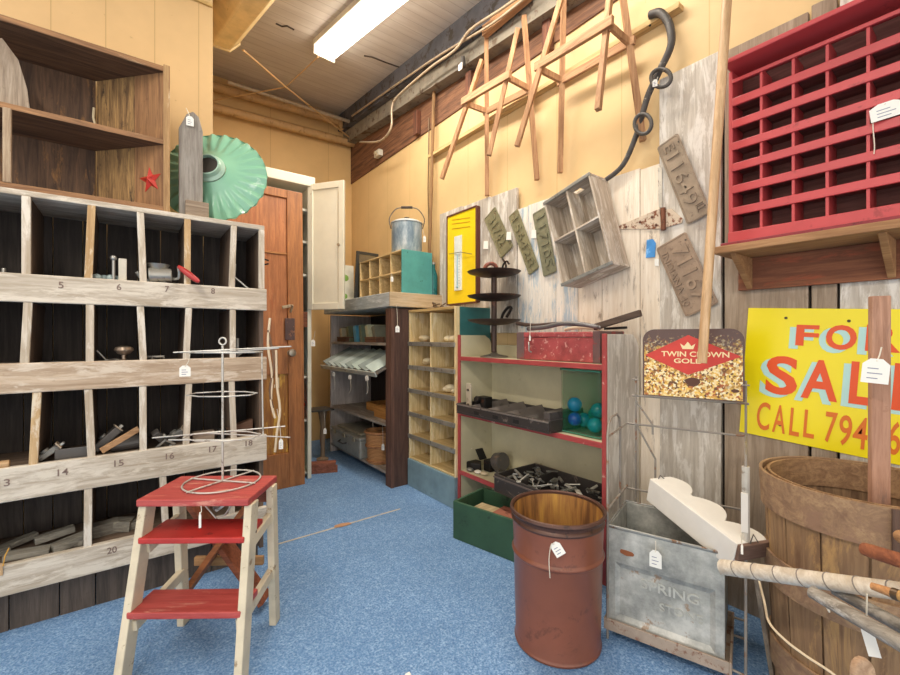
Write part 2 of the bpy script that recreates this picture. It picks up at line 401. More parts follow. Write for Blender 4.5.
# ================================================================== left: pigeonhole cabinet
WHW = wood('cbc1b2', 'a39582', 'X', 'd3cabb', .53); WHWZ = wood('d0c5b5', 'aa9a84', 'Z', 'd8d0c3', .54)
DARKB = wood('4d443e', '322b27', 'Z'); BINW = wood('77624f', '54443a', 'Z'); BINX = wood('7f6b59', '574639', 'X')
F = 2.22; BK = 2.555
pc = thing('pigeonhole_cabinet', 'tall weathered whitewashed pigeonhole cabinet of open bins standing left', 'cabinet', (-.05, F, 0))
XL, XR = -.66, .53
b = MB(); k = 0; x = XL
while x < XR - .02:
    w_ = (.10, .085, .115, .092)[k % 4]; b.box(x, min(x + w_ - .004, XR), BK - .012, BK, 0, 1.63); x += w_; k += 1
b.build('back_panel', DARKB, pc)
bx('side_panel', BINW, pc, XR - .02, XR, F + .02, BK - .012, .06, 1.63); bx('side_panel', BINW, pc, XL, XL + .02, F + .02, BK - .012, .06, 1.63)
b = MB(); x = XL + .02; k = 0
while x < XR - .04:
    w_ = (.16, .12, .14, .11)[k % 4]; b.box(x, min(x + w_ - .004, XR - .02), F + .05, F + .07, 0, .20); x += w_; k += 1
b.build('plinth', wood('5d5148', '3d342d', 'Z'), pc)
bx('top_board', WHW, pc, XL, XR, F, BK - .012, 1.628, 1.65)
rails = [(1.232, 1.338), (.893, 1.005), (.497, .623), (.155, .268)]
railo = []
for i, (z0, z1) in enumerate(rails):
    railo.append(bx('rail', WHW if i != 1 else wood('c7b39c', '9a836b', 'X', 'd0c2b0', .55), pc, XL, XR + .01, F - .005, F + .02, z0, z1, .004))
    bx('shelf_board', BINX, pc, XL + .02, XR - .02, F + .02, BK - .012, z1 - .03, z1 - .008)
post_x = {0: (-.309, -.127, .041, .206, .389), 1: (-.309, -.127, .041, .206, .389), 2: (-.285, -.127, .045, .206, .389), 3: (-.133, .12, .389)}
tops = (1.628, 1.232, .893, .497)
YPOST = wood('c9ab80', 'a8855a', 'Z', 'd8cbb4', .54)
for r in range(4):
    for k, x in enumerate(post_x[r] + (-.49,)):
        z0 = rails[r][1] - .008; z1 = tops[r]
        lean = .006 * math.sin(k * 2.1 + r)
        d_ = MB(); d_.add([(x + q * .0095 + (lean if z == z1 else -lean), y, z) for z in (z0, z1) for y in (F + .012, BK - .012) for q in (-1, 1)],
                          [(0, 2, 3, 1), (4, 5, 7, 6), (0, 1, 5, 4), (2, 6, 7, 3), (0, 4, 6, 2), (1, 3, 7, 5)])
        dv = d_.build('divider', BINW, pc)
        d_ = MB(); d_.add([(x + q * .0125 + (lean if z == z1 else -lean), y, z) for z in (z0, z1) for y in (F - .002, F + .014) for q in (-1, 1)],
                          [(0, 2, 3, 1), (4, 5, 7, 6), (0, 1, 5, 4), (2, 6, 7, 3), (0, 4, 6, 2), (1, 3, 7, 5)])
        d_.build('post', YPOST if (r, k) in ((0, 1), (0, 3), (2, 0)) else WHWZ, dv, bevel=.002)
bx('end_post', WHWZ, pc, XR - .026, XR, F - .002, F + .02, 1.338, 1.628)
INK = plain('7d6a62', .8)
def num(s, u, v, r, h=.026):
    p = P(u, v, Y=F - .005); wd = h * .6 * len(s)
    text(s, 'number', INK, frame(V((1, 0, 0)), V((0, 0, 1)), V((0, -1, 0)), V((p.x, F - .005, p.z))), (-wd / 2, wd / 2, -h / 2, h / 2), railo[r], depth=.0015, bold=.01)
for a in (('5', 61, 285, 0), ('6', 119, 287, 0), ('7', 167, 289, 0), ('8', 213, 291, 0), ('13', 4, 483, 2), ('14', 63, 472, 2), ('15', 119, 463, 2), ('16', 170, 456, 2), ('17', 213, 449, 2), ('18', 249, 443, 2), ('20', 112, 550, 3)): num(*a)

# corner hutch on top of it
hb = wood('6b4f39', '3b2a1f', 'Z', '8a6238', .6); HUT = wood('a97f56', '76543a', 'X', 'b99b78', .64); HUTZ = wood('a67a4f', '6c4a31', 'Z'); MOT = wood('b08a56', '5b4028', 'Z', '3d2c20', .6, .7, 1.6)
hu = thing('corner_hutch', 'old brown open hutch with slanted side standing on the pigeonhole cabinet', 'hutch', (-.2, 2.25, 1.65))
corn = [(-.62, 2.25), (.128, 2.25), (-.125, 2.53), (-.62, 2.53)]
def plate_z(z0, z1, shrink=0.): return MB().prism([(x, y + (shrink if y < 2.4 else 0)) for x, y in corn], Mx.Translation(V((0, 0, z0))), z1 - z0)
HDK = wood('75553c', '452f20', 'X')  # hutch boards and back coloured darker for the shade inside; front edges left amber
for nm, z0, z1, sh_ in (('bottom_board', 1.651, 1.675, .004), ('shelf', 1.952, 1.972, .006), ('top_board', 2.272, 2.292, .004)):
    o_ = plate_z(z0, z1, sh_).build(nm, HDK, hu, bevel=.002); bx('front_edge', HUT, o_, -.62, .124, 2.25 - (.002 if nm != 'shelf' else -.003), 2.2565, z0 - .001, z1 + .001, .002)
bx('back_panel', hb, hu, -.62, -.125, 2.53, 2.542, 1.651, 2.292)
a, c = V((-.125, 2.532, 0)), V((.128, 2.25, 0)); m_ = a + (c - a) * .55
for p, q, mt in ((a, m_, MOT), (m_, c, HUTZ)):
    dd = (q - p).normalized(); MB().box(0, (q - p).length - .001, -.012, 0, 1.651, 2.292, frame(dd, V((0, 0, 1)).cross(dd), V((0, 0, 1)), p + V((.012, .008, 0)))).build('side_board', mt, hu, bevel=.002)
bx('front_post', wood('b89567', '8a6844', 'Z', 'd4c3a4', .62), hu, .118, .142, 2.243, 2.262, 1.651, 2.30); bx('front_post', wood('b6a288', '846c55', 'Z'), hu, -.375, -.352, 2.243, 2.262, 1.675, 1.952)
sl = P(94, 105, Y=2.52); tag(MB().tube([(sl.x, 2.515, 1.973), (sl.x + .006, 2.515, 2.06), (sl.x - .002, 2.518, 2.10), (sl.x, 2.52, 2.145)], .005).build('twig', plain('d8c6a2')), 'thin pale twig standing in back of the upper hutch shelf', 'twig')
b = MB(); b.prism([(0, 0), (.11, 0), (.10, .10), (.075, .2), (.03, .26), (0, .235)], frame(V((.93, .36, 0)), V((0, 0, 1)), V((.36, -.93, 0)), V((-.42, 2.31, 1.974))), .02)
tag(b.build('broken_board', wood('b5a796', '7d6c5c', 'Z'), bevel=.003), 'grey weathered board with broken top standing in the upper hutch', 'board')
# red star on the slanted side
dd = (c - a).normalized(); nrm = V((dd.y, -dd.x, 0)); a1 = a + V((.003, 0, 0)) + nrm * .0015
ry = FW + RT * ((150.5 - 450) / FPX); s_k = (a1.x * ry.y - a1.y * ry.x) / (dd.y * ry.x - dd.x * ry.y); sp = a1 + dd * s_k
sp.z = P(150.5, 180, t=sp.dot(FW)).z; sd = dd
b = MB(); vs = [V((0, 0, .018))] + [V(((.060 if i % 2 == 0 else .025) * math.sin(i * math.pi / 5), (.060 if i % 2 == 0 else .025) * math.cos(i * math.pi / 5), 0)) for i in range(10)]
Ms = frame(sd, V((0, 0, 1)), nrm, sp) @ Mx.Rotation(.12, 4, 'Z')
b.add([Ms @ v for v in vs], [(0, i + 1, (i + 1) % 10 + 1) for i in range(10)] + [tuple(range(1, 11))[::-1]])
tag(b.build('star', paint('c4301f', '8a2417', .6, .45)), 'red five-pointed metal star hanging inside the hutch', 'star')

# grey pointed board and green enamel shade on the cabinet
t = thing('pointed_board', 'grey pointed wooden board on small block beside the green shade', 'board', (.225, 2.27, 1.65))
M_ = frame(V((1, 0, 0)), V((0, 0, 1)), V((0, -1, 0)), V((.178, 2.30, 1.651)))
MB().prism([(0, 0), (.094, 0), (.094, .405), (.078, .47), (.055, .488), (.03, .47), (.0, .40)], M_, .03).build('upright', wood('98928a', '6f675f', 'Z'), t, bevel=.004)
bx('base_block', wood('a59480', '7d6a57', 'X', 'b9b0a4', .6), t, .20, .292, 2.235, 2.268, 1.651, 1.72)
Mx_ax = V((-.45, -.86, .28)).normalized(); a_, b_, d_ = look(Mx_ax)
rc = P(214, 177, Y=2.40)
rc.z = max(rc.z, 1.651 + .25 * .96)
sh = thing('enamel_lamp_shade', 'green fluted enamel lamp shade leaning beside the grey board', 'lamp shade', M=frame(a_, b_, d_, rc) @ Mx.Diagonal((1, 1, 1, 1)))
fl = lambda j, r, z, q: (r, z + ((.010 * math.cos(q * 26)) if j in (0, 1, 2, 9, 10, 11) else 0) * (1 if j in (0, 11) else .7))
GE = NT('green_enamel'); vec = GE.coords(rand=False); GEM = GE.out(GE.mix(GE.ramp(GE.noise(vec, 7, 4), [(.66, g(0)), (.74, g(.8))]), lin('84b79b'), lin('dcefe4')), .18)
MB().lathe([(.25, 0), (.22, .012), (.18, .02), (.135, .03), (.112, .04), (.074, .06), (.072, .056), (.11, .035), (.135, .024), (.18, .014), (.22, .006), (.25, -.004), (.25, 0)], n=156, flute=fl).build('shade', GEM, sh, True, smooth=True)
MB().lathe([(.07, .05), (.074, .068), (.060, .078), (.056, .10), (.050, .10), (.048, .05), (.07, .05)], n=40).build('collar', paint('a9c9b6', '7d9a8a', .6, .3), sh, True, smooth=True)
MB().lathe([(0, .082), (.049, .082), (.049, .07), (0, .07)], n=30).build('socket', plain('3c352f', .7), sh, True)

# ------------------------------------------------------------------ odds and ends in the bins
def on_shelf(u, r, y=None):
    """point on the bin floor of row r seen at column u"""
    y = y if y is not None else F + .06
    p = P(u, 337.5, Y=y); return V((p.x, y, rails[r][1] - .008))
def odd(name, label, cat, b, mat, bevel=.002, group=None, smooth=False): return tag(b.build(name, mat, bevel=bevel, smooth=smooth), label, cat, group)
GREYM = paint('8d8b84', '57504a', .58, .45, .5); TIN = paint('b2afa6', '7d776c', .62, .35, .7)
p = on_shelf(104, 0); b = MB()
for i in range(5): b.ball(p + V((.022 * (i - 2), rnd(-.02, .02), .016)), .016, 10, 1.1, 1, 1)
odd('glass_chips', 'heap of clear glass chips in the bin numbered 6', 'glass', b, plain('93a3a3', .2), 0, smooth=True)
p = on_shelf(119, 0, F + .02); t = thing('drawer_bolt', 'small pale bracket with round knob in the bin numbered 6', 'hardware', p)
bx('plate', paint('cfc8b8', '8d7d68', .6), t, p.x - .002, p.x + .026, p.y, p.y + .012, p.z, p.z + .10)
MB().cyl(p + V((-.018, .01, 0)), p + V((-.018, .01, .09)), .006).ball(p + V((-.018, .01, .10)), .012, 12).build('pin', STEEL, t, smooth=True)
# meat grinder with red crank handle
p = on_shelf(158, 0, F + .03); t = thing('meat_grinder', 'cast metal meat grinder with red crank handle lying in bin 7', 'grinder', p)
MB().cyl(p + V((-.035, .0, .04)), p + V((.05, 0, .045)), .034, .03, 20).build('barrel', TIN, t, bevel=.004, smooth=True)
MB().lathe([(.02, 0), (.045, .035), (.04, .036), (.015, 0), (.02, 0)], Mx.Translation(p + V((.0, .01, .055))), 20).build('hopper', TIN, t, smooth=True)
MB().bar(p + V((-.05, 0, .012)), p + V((.03, 0, .012)), .02, .022).cyl(p + V((-.05, 0, .01)), p + V((-.075, -.01, .05)), .008).build('clamp', GREYM, t, bevel=.003)
h0, h1, h2 = p + V((.05, -.005, .03)), P(178.5, 266.5, Y=F - .02), P(199, 282, Y=F - .07)
MB().tube([p + V((.03, 0, .045)), h0, p + V((.075, -.03, .035)), h1], .006, sub=4).build('crank', TIN, t, smooth=True)
MB().tube([h1, h1 + (h2 - h1) * .15, h1 + (h2 - h1) * .5, h1 + (h2 - h1) * .9, h2], [.007, .011, .014, .011, .006], 12).build('handle', paint('b92c2c', '7f1d1d', .62, .35), t, smooth=True)
p = on_shelf(0, 0); odd('latch', 'small pale metal latch at far left of the upper bins', 'hardware', MB().box(p.x - .02, p.x + .03, p.y - .01, p.y + .01, p.z, p.z + .008).cyl(p + V((.01, 0, .008)), p + V((.01, 0, .03)), .007), TIN)
p = on_shelf(241, 0); b = MB(); b.bar(p + V((-.03, 0, .065)), p + V((.035, -.01, .006)), .012, .008).bar(p + V((-.03, .01, .004)), p + V((-.025, .01, .13)), .01, .01).bar(p + V((-.02, .02, .06)), p + V((.04, .03, .01)), .01, .008)
odd('bracket', 'tangled white metal bracket in the rightmost upper bin', 'hardware', b, TIN)
def knob(p, label, s=1.):
    t = thing('door_knob', label, 'door knob', p, group=None)
    MB().lathe([(0, 0), (.022, 0), (.024, .006), (.008, .012), (.008, .03), (.022, .036), (.034, .05), (.03, .062), (.012, .068), (0, .068)], Mx.Translation(p) @ Mx.Diagonal((s, s, s, 1)), 24).build('knob', paint('8e7d6d', '5c4a3c', .6, .35, .7), t, smooth=True)
    MB().lathe([(.0235 * s, .001), (.03 * s, .001), (.03 * s, .006 * s), (.024 * s, .008 * s)], Mx.Translation(p), 24).build('rose', GREYM, t, smooth=True)
knob(on_shelf(124, 1, F + .03), 'round brown door knob standing upright in a second row bin')
p = on_shelf(113, 1, F + .03); odd('key_plate', 'flat brown oval plate beside the door knob', 'hardware', MB().ball(p + V((0, 0, .008)), .022, 14, 1.4, 1, .35), GREYM, 0, smooth=True)
p = on_shelf(103, 1, F + .03); odd('bent_nail', 'thin bent nail leaning in the bin left of the door knob', 'nail', MB().tube([p + V((.015, 0, .003)), p + V((-.004, 0, .03)), p + V((-.02, 0, .05))], .0025), STEEL, 0)
p = on_shelf(58, 1, F + .03); odd('key_plate', 'small dull metal disc alone in a second row bin', 'hardware', MB().ball(p + V((0, 0, .005)), .022, 14, 1.2, 1, .22), GREYM, 0, smooth=True)
for u, lb in ((150, 'dark drawer pull lying in the bin right of the door knob'), (158, 'silver drawer pull lying behind the dark one')):
    p = on_shelf(u, 1, F + .03); t = thing('drawer_pull', lb, 'drawer pull', p)
    MB().tube([p + V((-.022, 0, .004)), p + V((-.02, -.008, .02)), p + V((.02, -.008, .02)), p + V((.022, 0, .004))], .005).build('grip', DARKMETAL if u == 150 else TIN, t, smooth=True)
    MB().box(p.x - .03, p.x + .03, p.y, p.y + .012, p.z, p.z + .004).build('plate', DARKMETAL, t)
p = on_shelf(242, 1); odd('bracket', 'dull metal bracket in the rightmost second row bin', 'hardware', MB().bar(p + V((-.02, 0, .004)), p + V((-.02, 0, .10)), .012, .01).bar(p + V((-.03, .01, .006)), p + V((.03, .01, .05)), .012, .01), GREYM)
# third row: rim locks, hinges, roller
p = on_shelf(2, 2, F + .02); odd('wooden_roller', 'pale wooden roller lying at the left end of third row', 'roller', MB().cyl(p + V((-.06, 0, .016)), p + V((.02, 0, .016)), .016, n=18), wood('c9a880', '9c7a55', 'X'), .003, smooth=False)
def lock(p, rot, size, label, mat=DARKMETAL, wood_side=False):
    w_, d_, h_ = size
    M = Mx.Translation(p) @ rot
    t = thing('rim_lock', label, 'lock', M=M)
    MB().box(-w_ / 2, w_ / 2, -d_ / 2, d_ / 2, 0, h_).build('case', mat, t, True, .003)
    MB().box(w_ / 2, w_ / 2 + .006, -d_ / 2 - .004, d_ / 2 + .004, -.0, h_ + .006).build('face_plate', paint('b5a48e', '6d5a48', .6, .5, .3), t, True, .001)
    MB().box(w_ / 2 + .006, w_ / 2 + .02, -.01, .012, h_ * .3, h_ * .7).build('bolt', TIN, t, True, .001)
    MB().cyl((0, 0, h_ - .002), (0, 0, h_ + .008), .014).build('spindle_hub', GREYM, t, True)
R3 = lambda x, y, z: Mx.Rotation(x, 4, 'X') @ Mx.Rotation(y, 4, 'Y') @ Mx.Rotation(z, 4, 'Z')
lock(on_shelf(50, 2) + V((0, 0, .022)), R3(0, -.65, 0), (.08, .03, .022), 'slim grey lock leaning in the bin numbered 14', GREYM)
p = on_shelf(73, 2, F + .03); odd('angle_iron', 'grey angle iron lying along the front of bin 14', 'hardware', MB().box(p.x - .055, p.x + .055, p.y - .014, p.y + .014, p.z, p.z + .006).box(p.x - .055, p.x + .055, p.y + .008, p.y + .014, p.z, p.z + .045), DARKMETAL)
lock(on_shelf(112, 2) + V((-.01, .03, .045)), R3(.1, -.75, .2), (.11, .05, .03), 'large dark rim lock leaning in the bin numbered 15')
pa, pb = P(101, 451, Y=F + .02), P(139, 428.5, Y=F + .04); odd('wood_strip', 'tan drilled wooden strip slanting across bin 15', 'strip', MB().bar(pa, pb, .014, .024), wood('c39a72', '94704d', 'X'))
p = on_shelf(125, 2, F + .08); odd('metal_can', 'dark metal cylinder lying behind the strip in bin 15', 'hardware', MB().cyl(p + V((-.05, 0, .022)), p + V((.05, .01, .03)), .022, .03, 18), DARKMETAL, .002)
lock(on_shelf(158, 2) + V((0, 0, .03)), R3(.1, .95, .3), (.09, .035, .028), 'black rim lock standing in the bin numbered 16', DARKMETAL)
lock(on_shelf(178, 2) + V((0, .03, .03)), R3(.1, -.6, -.3), (.08, .03, .026), 'grey rim lock leaning right in the bin numbered 16', GREYM)
p = on_shelf(165, 2, F + .03); odd('strap_bracket', 'bent steel strap lying in front of locks in bin 16', 'hardware', MB().tube([p + V((-.03, 0, .005)), p + V((.0, -.01, .035)), p + V((.035, 0, .012)), p + V((.02, .01, .004))], .006, 6), STEEL, 0)
p = on_shelf(205, 2); odd('wood_block', 'grey wood block lying in bin 17 behind the wire stand', 'block', MB().box(p.x - .05, p.x + .04, p.y, p.y + .04, p.z, p.z + .045), wood('a89783', '75645a', 'X'))
p = on_shelf(237, 2, F + .1); odd('wood_block', 'brown slanted wood block in the bin numbered 18', 'block', MB().add([(p.x + x, p.y + y, p.z + z) for y in (-.015, .03) for x, z in ((-.05, 0), (.07, 0), (.07, .075), (-.05, .04))], [(0, 1, 2, 3), (7, 6, 5, 4), (0, 1, 5, 4), (1, 2, 6, 5), (2, 3, 7, 6), (3, 0, 4, 7)]), wood('7d5c47', '573c2d', 'X'))
p = on_shelf(222, 2); odd('metal_can', 'small black box lock beside the central wire rod in bin 17', 'hardware', MB().box(p.x - .018, p.x + .018, p.y, p.y + .03, p.z, p.z + .05), BLACKIRON)
# bottom row scraps
scr = wood('8f8a7e', '5f5a51', 'X', 'a9a48f', .62)
lay = [(-8, 528, .10, .045, .02, .2, 'grey split shake at far left of the bottom bins'), (28, 548, .13, .05, .022, -.1, 'broad grey shake at the front of the left bottom bin'), (55, 536, .12, .035, .025, .25, 'dark grey slat lying on top in the left bottom bin'),
       (72, 534, .12, .05, .03, .35, 'mossy wood slat leaning by post in the bottom bin'), (14, 530, .14, .04, .02, .45, 'long thin slat at back of the left bottom bin'), (73, 548, .07, .03, .02, -.2, 'small blue grey chip at front of the bottom bin'),
       (106, 525, .09, .05, .05, .1, 'grey chunk of wood in the bin numbered 20'), (121, 520, .08, .06, .045, -.3, 'rough block behind the stool leg in bin 20'), (139, 522, .09, .04, .03, .2, 'thin grey block right in the bin numbered 20')]
zst = {}
for i, (u, v, l_, w_, h_, rot, lb) in enumerate(lay):
    y = F + .06 + (.06 if v < 532 else 0) + (.06 if i in (2, 4) else 0); p = on_shelf(u, 3, y)
    if i in (2,): p.z += .025
    M = Mx.Translation(p + V((0, 0, h_ / 2 + abs(math.sin(rot * .3)) * l_ / 2))) @ R3(.05, -rot * .3, rot)
    odd('wood_scrap', lb, 'wood scrap', MB().box(-l_ / 2, l_ / 2, -w_ / 2, w_ / 2, -h_ / 2, h_ / 2, M), scr)
p = P(6, 565, Y=F - .01); t = thing('price_tag', 'small tag with orange tie at the left end of the bottom rail', 'tag', p)
MB().tube([P(9, 548, Y=F - .012), P(5, 556, Y=F - .012), P(3, 566, Y=F - .012)], .002).build('string', plain('cf9a3f'), t); bx('card', plain('b99872', .8), t, p.x - .02, p.x - .008, F - .011, F - .009, p.z - .035, p.z + .01, 0)

# ------------------------------------------------------------------ hanging cords at the cabinet's end
def price_tag(label, u, v, t_, du, dv, string=None, w_=.028, h_=.045, tilt=0., nrm=None, lines=True):
    """paper tag whose card centre is seen at (u, v); string from (u+du, v+dv)"""
    c_ = P(u, v, t=t_); nn = (V((0, 0, CAM_H)) - c_); nn.z *= .3
    nn = V(nrm) if nrm is not None else nn
    nn.normalize(); up = V((0, 0, 1)); x_ = up.cross(nn).normalized(); y_ = nn.cross(x_)
    M = frame(x_, y_, nn, c_) @ Mx.Rotation(tilt, 4, 'Z')
    t = thing('price_tag', label, 'tag', M=M)
    a_, b_ = w_ / 2, h_ / 2
    MB().prism([(-a_, -b_), (a_, -b_), (a_, b_ * .55), (a_ * .45, b_), (-a_ * .45, b_), (-a_, b_ * .55)], Mx.Identity(4), .0012).build('card', WHITEPAPER, t, True)
    if lines:
        b = MB()
        for i in range(3): b.box(-a_ * .6, a_ * (.2 + .3 * (i % 2)), b_ * (.2 - .4 * i) - .0012, b_ * (.2 - .4 * i) + .0012, .0012, .0016)
        b.build('handwriting', plain('8b8ea0', .8), t, True)
    s0 = M @ V((0, b_ * .8, .0015)); s1 = P(u + du, v + dv, t=t_)
    pts = [s0, (s0 + s1) / 2 + V((.003, 0, -.004)), s1] if string is None else [s0] + string
    MB().tube(pts, .0016, 5, sub=4).build('string', STRING, t)
    return t
cx = XR + .03
t = thing('hanging_cord', 'bundle of dry cords and roots hanging at the right end of pigeonhole cabinet', 'cord', P(276, 445, Y=F + .02))
for pts in ([(270, 318), (268, 345), (272, 375), (271, 400), (275, 418)], [(276, 350), (277, 385), (280, 410), (277, 432), (275, 452)], [(268, 330), (274, 362), (270, 390), (273, 408)]):
    MB().tube([P(u, v, Y=F + .01) for u, v in pts], .006, sub=4).build('strand', wood('8c6b52', '57402f', 'Z') if pts[0][0] < 270 else plain('d8c5a8', .9), t)
price_tag('white tag on a long string beside the door, right of the cabinet', 281, 444, 2.14, -4, -35, w_=.02, h_=.05)

price_tag('white tag with string at the top of the grey pointed board', 190, 121, P(189, 121, Y=2.262).dot(FW), -4, -13, w_=.03, h_=.042)
# wire plant stand on the stool
WIRE = paint('c9c6be', '8f887e', .6, .4, .3)
# step stool
ang = math.radians(-36); SX = V((math.cos(ang), math.sin(ang), 0)); SY = V((-SX.y, SX.x, 0))
SO = V((.256, 1.752, 0)); MS = frame(SX, SY, V((0, 0, 1)), SO)
st = thing('step_stool', 'wooden step stool with red treads and chipped cream legs', 'step stool', M=MS)
REDT = wood('b8504a', '9b3a36', 'X', 'cf8f7c', .62, .5); CRM = paint('d8cbb0', '8f7757', .63, .6, 0, .1, 11)
H = .565
MB().box(-.188, .180, -.15, .095, H - .024, H).build('top', REDT, st, True, .004)
MB().box(-.172, .172, -.165, -.015, .425, .445).build('tread', paint('b8332d', '6d2420', .62, .5), st, True, .004)
MB().box(-.180, .180, -.205, -.075, .205, .227).build('tread', REDT, st, True, .004)
for s in (-1, 1):
    x = s * .174
    MB().add([V((x + q * .013 + s * (.012 if z == 0 else 0), y + (-.105 if z == 0 else 0), z)) for z in (0, H - .024) for y in (-.14, -.085) for q in (-1, 1)],
             [(0, 2, 3, 1), (4, 5, 7, 6), (0, 1, 5, 4), (2, 6, 7, 3), (0, 4, 6, 2), (1, 3, 7, 5)]).build('leg', CRM, st, True, .003)
    MB().add([V((x + q * .013, y + (.03 if z == 0 else 0), z)) for z in (0, H - .024) for y in (.034, .078) for q in (-1, 1)],
             [(0, 2, 3, 1), (4, 5, 7, 6), (0, 1, 5, 4), (2, 6, 7, 3), (0, 4, 6, 2), (1, 3, 7, 5)]).build('leg', CRM, st, True, .003)
    for z, y0 in ((.415, -.13), (.195, -.19)):
        MB().bar((x - s * .006, y0, z - .02), (x - s * .006, .068, z + .01), .022, .036).build('rail', CRM, st, True, .003)
    b = MB()
    for z, y in ((.44, -.132), (.33, -.155), (.15, -.193)): b.cyl((x + s * .012, y + .02, z), (x + s * .0155, y + .02, z), .005, n=8)
    b.build('screw', plain('51463c'), st, True)
MB().box(-.16, .16, .056, .074, H - .09, H - .024).build('apron', wood('7d4a36', '5c3325', 'X'), st, True, .003)
# crossed brown legs standing behind
t = thing('folding_trestle', 'orange brown crossed-leg folding stand under and behind the step stool', 'stand', M=frame(SX, SY, V((0, 0, 1)), SO))
OR = wood('b8703f', '8a502c', 'X')
OX = -.075
MB().bar((-.165 + OX, .150, .03), (.15 + OX, .150, .47), .022, .085, (0, 1, 0)).build('leg', OR, t, True, .003)
MB().bar((.175 + OX, .175, .03), (-.14 + OX, .175, .47), .022, .085, (0, 1, 0)).build('leg', wood('9a5637', '6a3a26', 'X'), t, True, .003)
MB().box(-.15 + OX, .17 + OX, .188, .21, .44, .52).build('seat_rail', wood('8a5240', '5f3525', 'X'), t, True, .003)
MB().box(-.12 + OX, .16 + OX, .188, .206, .165, .20).build('stretcher', wood('c29866', '936b44', 'X'), t, True, .003)
# little wire trap hung below the top
c_ = MS @ V((.05, -.13, .45)); t = thing('wire_trap', 'small silvery wire trap hanging under the stool top', 'trap', c_)
a0, a1, a2, a3 = P(203, 503, t=1.46), P(216, 518, t=1.46), P(225, 515, t=1.46), P(233, 503, t=1.46)
MB().tube([a0, a1, a2, a3], .003).build('hanger_wire', STEEL, t)
m0 = (a1 + a2) / 2 + V((0, 0, .02)); MB().bar(m0 + V((-.015, .02, 0)), m0 + V((.03, .01, .03)), .012, .02).build('jaw', TIN, t, bevel=.002); MB().cyl(m0 + V((-.02, .02, .01)), m0 + V((.005, .02, .012)), .01).build('spring', DARKMETAL, t)

base = P(221, 482, Z=H + .004); base = MS @ V(((MS.inverted() @ base).x, .02, H + .005))
base.y -= .0
ws = thing('wire_display_stand', 'tall white wire tiered stand standing on the red stool top', 'wire stand', base)
def at_z(u, v): # on the plane of the stand facing the camera
    tt = base.dot(FW); return P(u, v, t=tt)
bt = base.dot(FW)
rb = 41 * bt / FPX
MB().ring(base, .128, .003, n=40).build('base_ring', WIRE, ws, smooth=True)
MB().tube([base + V((-.12, -.06, 0)), base + V((.12, .06, 0))], .003).tube([base + V((.09, -.10, 0)), base + V((-.09, .10, 0))], .003).build('base_cross', WIRE, ws, smooth=True)
top = at_z(224.5, 345); top = V((base.x, base.y, top.z))
MB().tube([base, top], .0042).build('rod', WIRE, ws, smooth=True)
MB().ring(top + V((0, 0, .014)), .013, .003, (RT.y, -RT.x, 0) if False else FW, 18).build('loop', WIRE, ws, smooth=True)
def oct_ring(z, r, arms, n=8):
    b = MB(); pts = [V((base.x + r * 1.25 * (RT * math.cos(a)).x + r * .75 * (FW * math.sin(a)).x, base.y + r * 1.25 * (RT * math.cos(a)).y + r * .75 * (FW * math.sin(a)).y, z)) for a in [math.pi * 2 * (i + .5) / n for i in range(n)]]
    b.tube(pts, .0025, 6, True)
    for a in arms: b.tube([V((base.x, base.y, z)) + RT * a[0] + FW * a[1], V((base.x, base.y, z)) + RT * a[2] + FW * a[3] + V((0, 0, a[4]))], .0025, 6)
    return b.build('tier', WIRE, ws, smooth=True)
zz = lambda v: at_z(224, v).z
oct_ring(zz(352), .115, [(-.15, -.05, .24, .04, .02), (.0, 0, .22, -.03, .015)])
oct_ring(zz(394), .10, [])
oct_ring(zz(436), .11, [(-.24, -.03, .22, .03, .03), (-.1, .05, .25, .0, -.005), (-.16, -.06, .1, -.06, 0)])
MB().tube([V((base.x, base.y, zz(353))) + RT * .145, V((base.x, base.y, zz(437))) + RT * .15], .0025, 6).build('upright', WIRE, ws, smooth=True)
price_tag('white round tag with two strings on the wire stand, before bin 16', 185, 371, bt - .03, 5, -17, w_=.035, h_=.04)
price_tag('thin white string tag hanging below the wire stand base over the stool', 200, 520, 1.40, 1, -14, w_=.007, h_=.05, lines=False)

# ================================================================== brown door and white cupboard
DORW = wood('b57743', '8a5730', 'Z', '96572f', .66, .45)
t = thing('wooden_door', 'old orange brown panelled door leaning in front of the white cupboard', 'door', (.72, 3.2, 0))
top_y = .06
def dpt(x, z, y=0): return V((x, 3.20 + top_y * z / 2.2 + y, z))
def dbox(name, mat, x0, x1, z0, z1, y0=0., y1=.04, bevel=.003, par=None):
    b = MB(); b.add([dpt(x, z, y) for z in (z0, z1) for y in (y0, y1) for x in (x0, x1)], [(0, 2, 3, 1), (4, 5, 7, 6), (0, 1, 5, 4), (2, 6, 7, 3), (0, 4, 6, 2), (1, 3, 7, 5)])
    return b.build(name, mat, par or t, bevel=bevel)
zd = lambda u, v: P(u, v, Y=3.22).z
DX0, DX1 = .40, 1.05
z_a, z_b, z_c, z_d = zd(280, 195), zd(284, 345), zd(284, 374), zd(272, 455)
dbox('stile', DORW, DX1 - .115, DX1, 0, 2.20); dbox('stile', DORW, DX0, DX0 + .11, 0, 2.20)
dbox('rail', DORW, DX0 + .11, DX1 - .115, z_a, 2.2); dbox('rail', DORW, DX0 + .11, DX1 - .115, z_c, z_b); dbox('rail', DORW, DX0 + .11, DX1 - .115, 0, z_d)
dbox('panel', wood('c27f4e', '995e36', 'Z', 'ab6238', .6, .4), DX0 + .11, DX1 - .115, z_b, z_a, .015, .03)
pl = dbox('panel', wood('b98236', '8a5524', 'Z', 'd9a844', .58, .4), DX0 + .11, DX1 - .115, z_d, z_c, .015, .03)
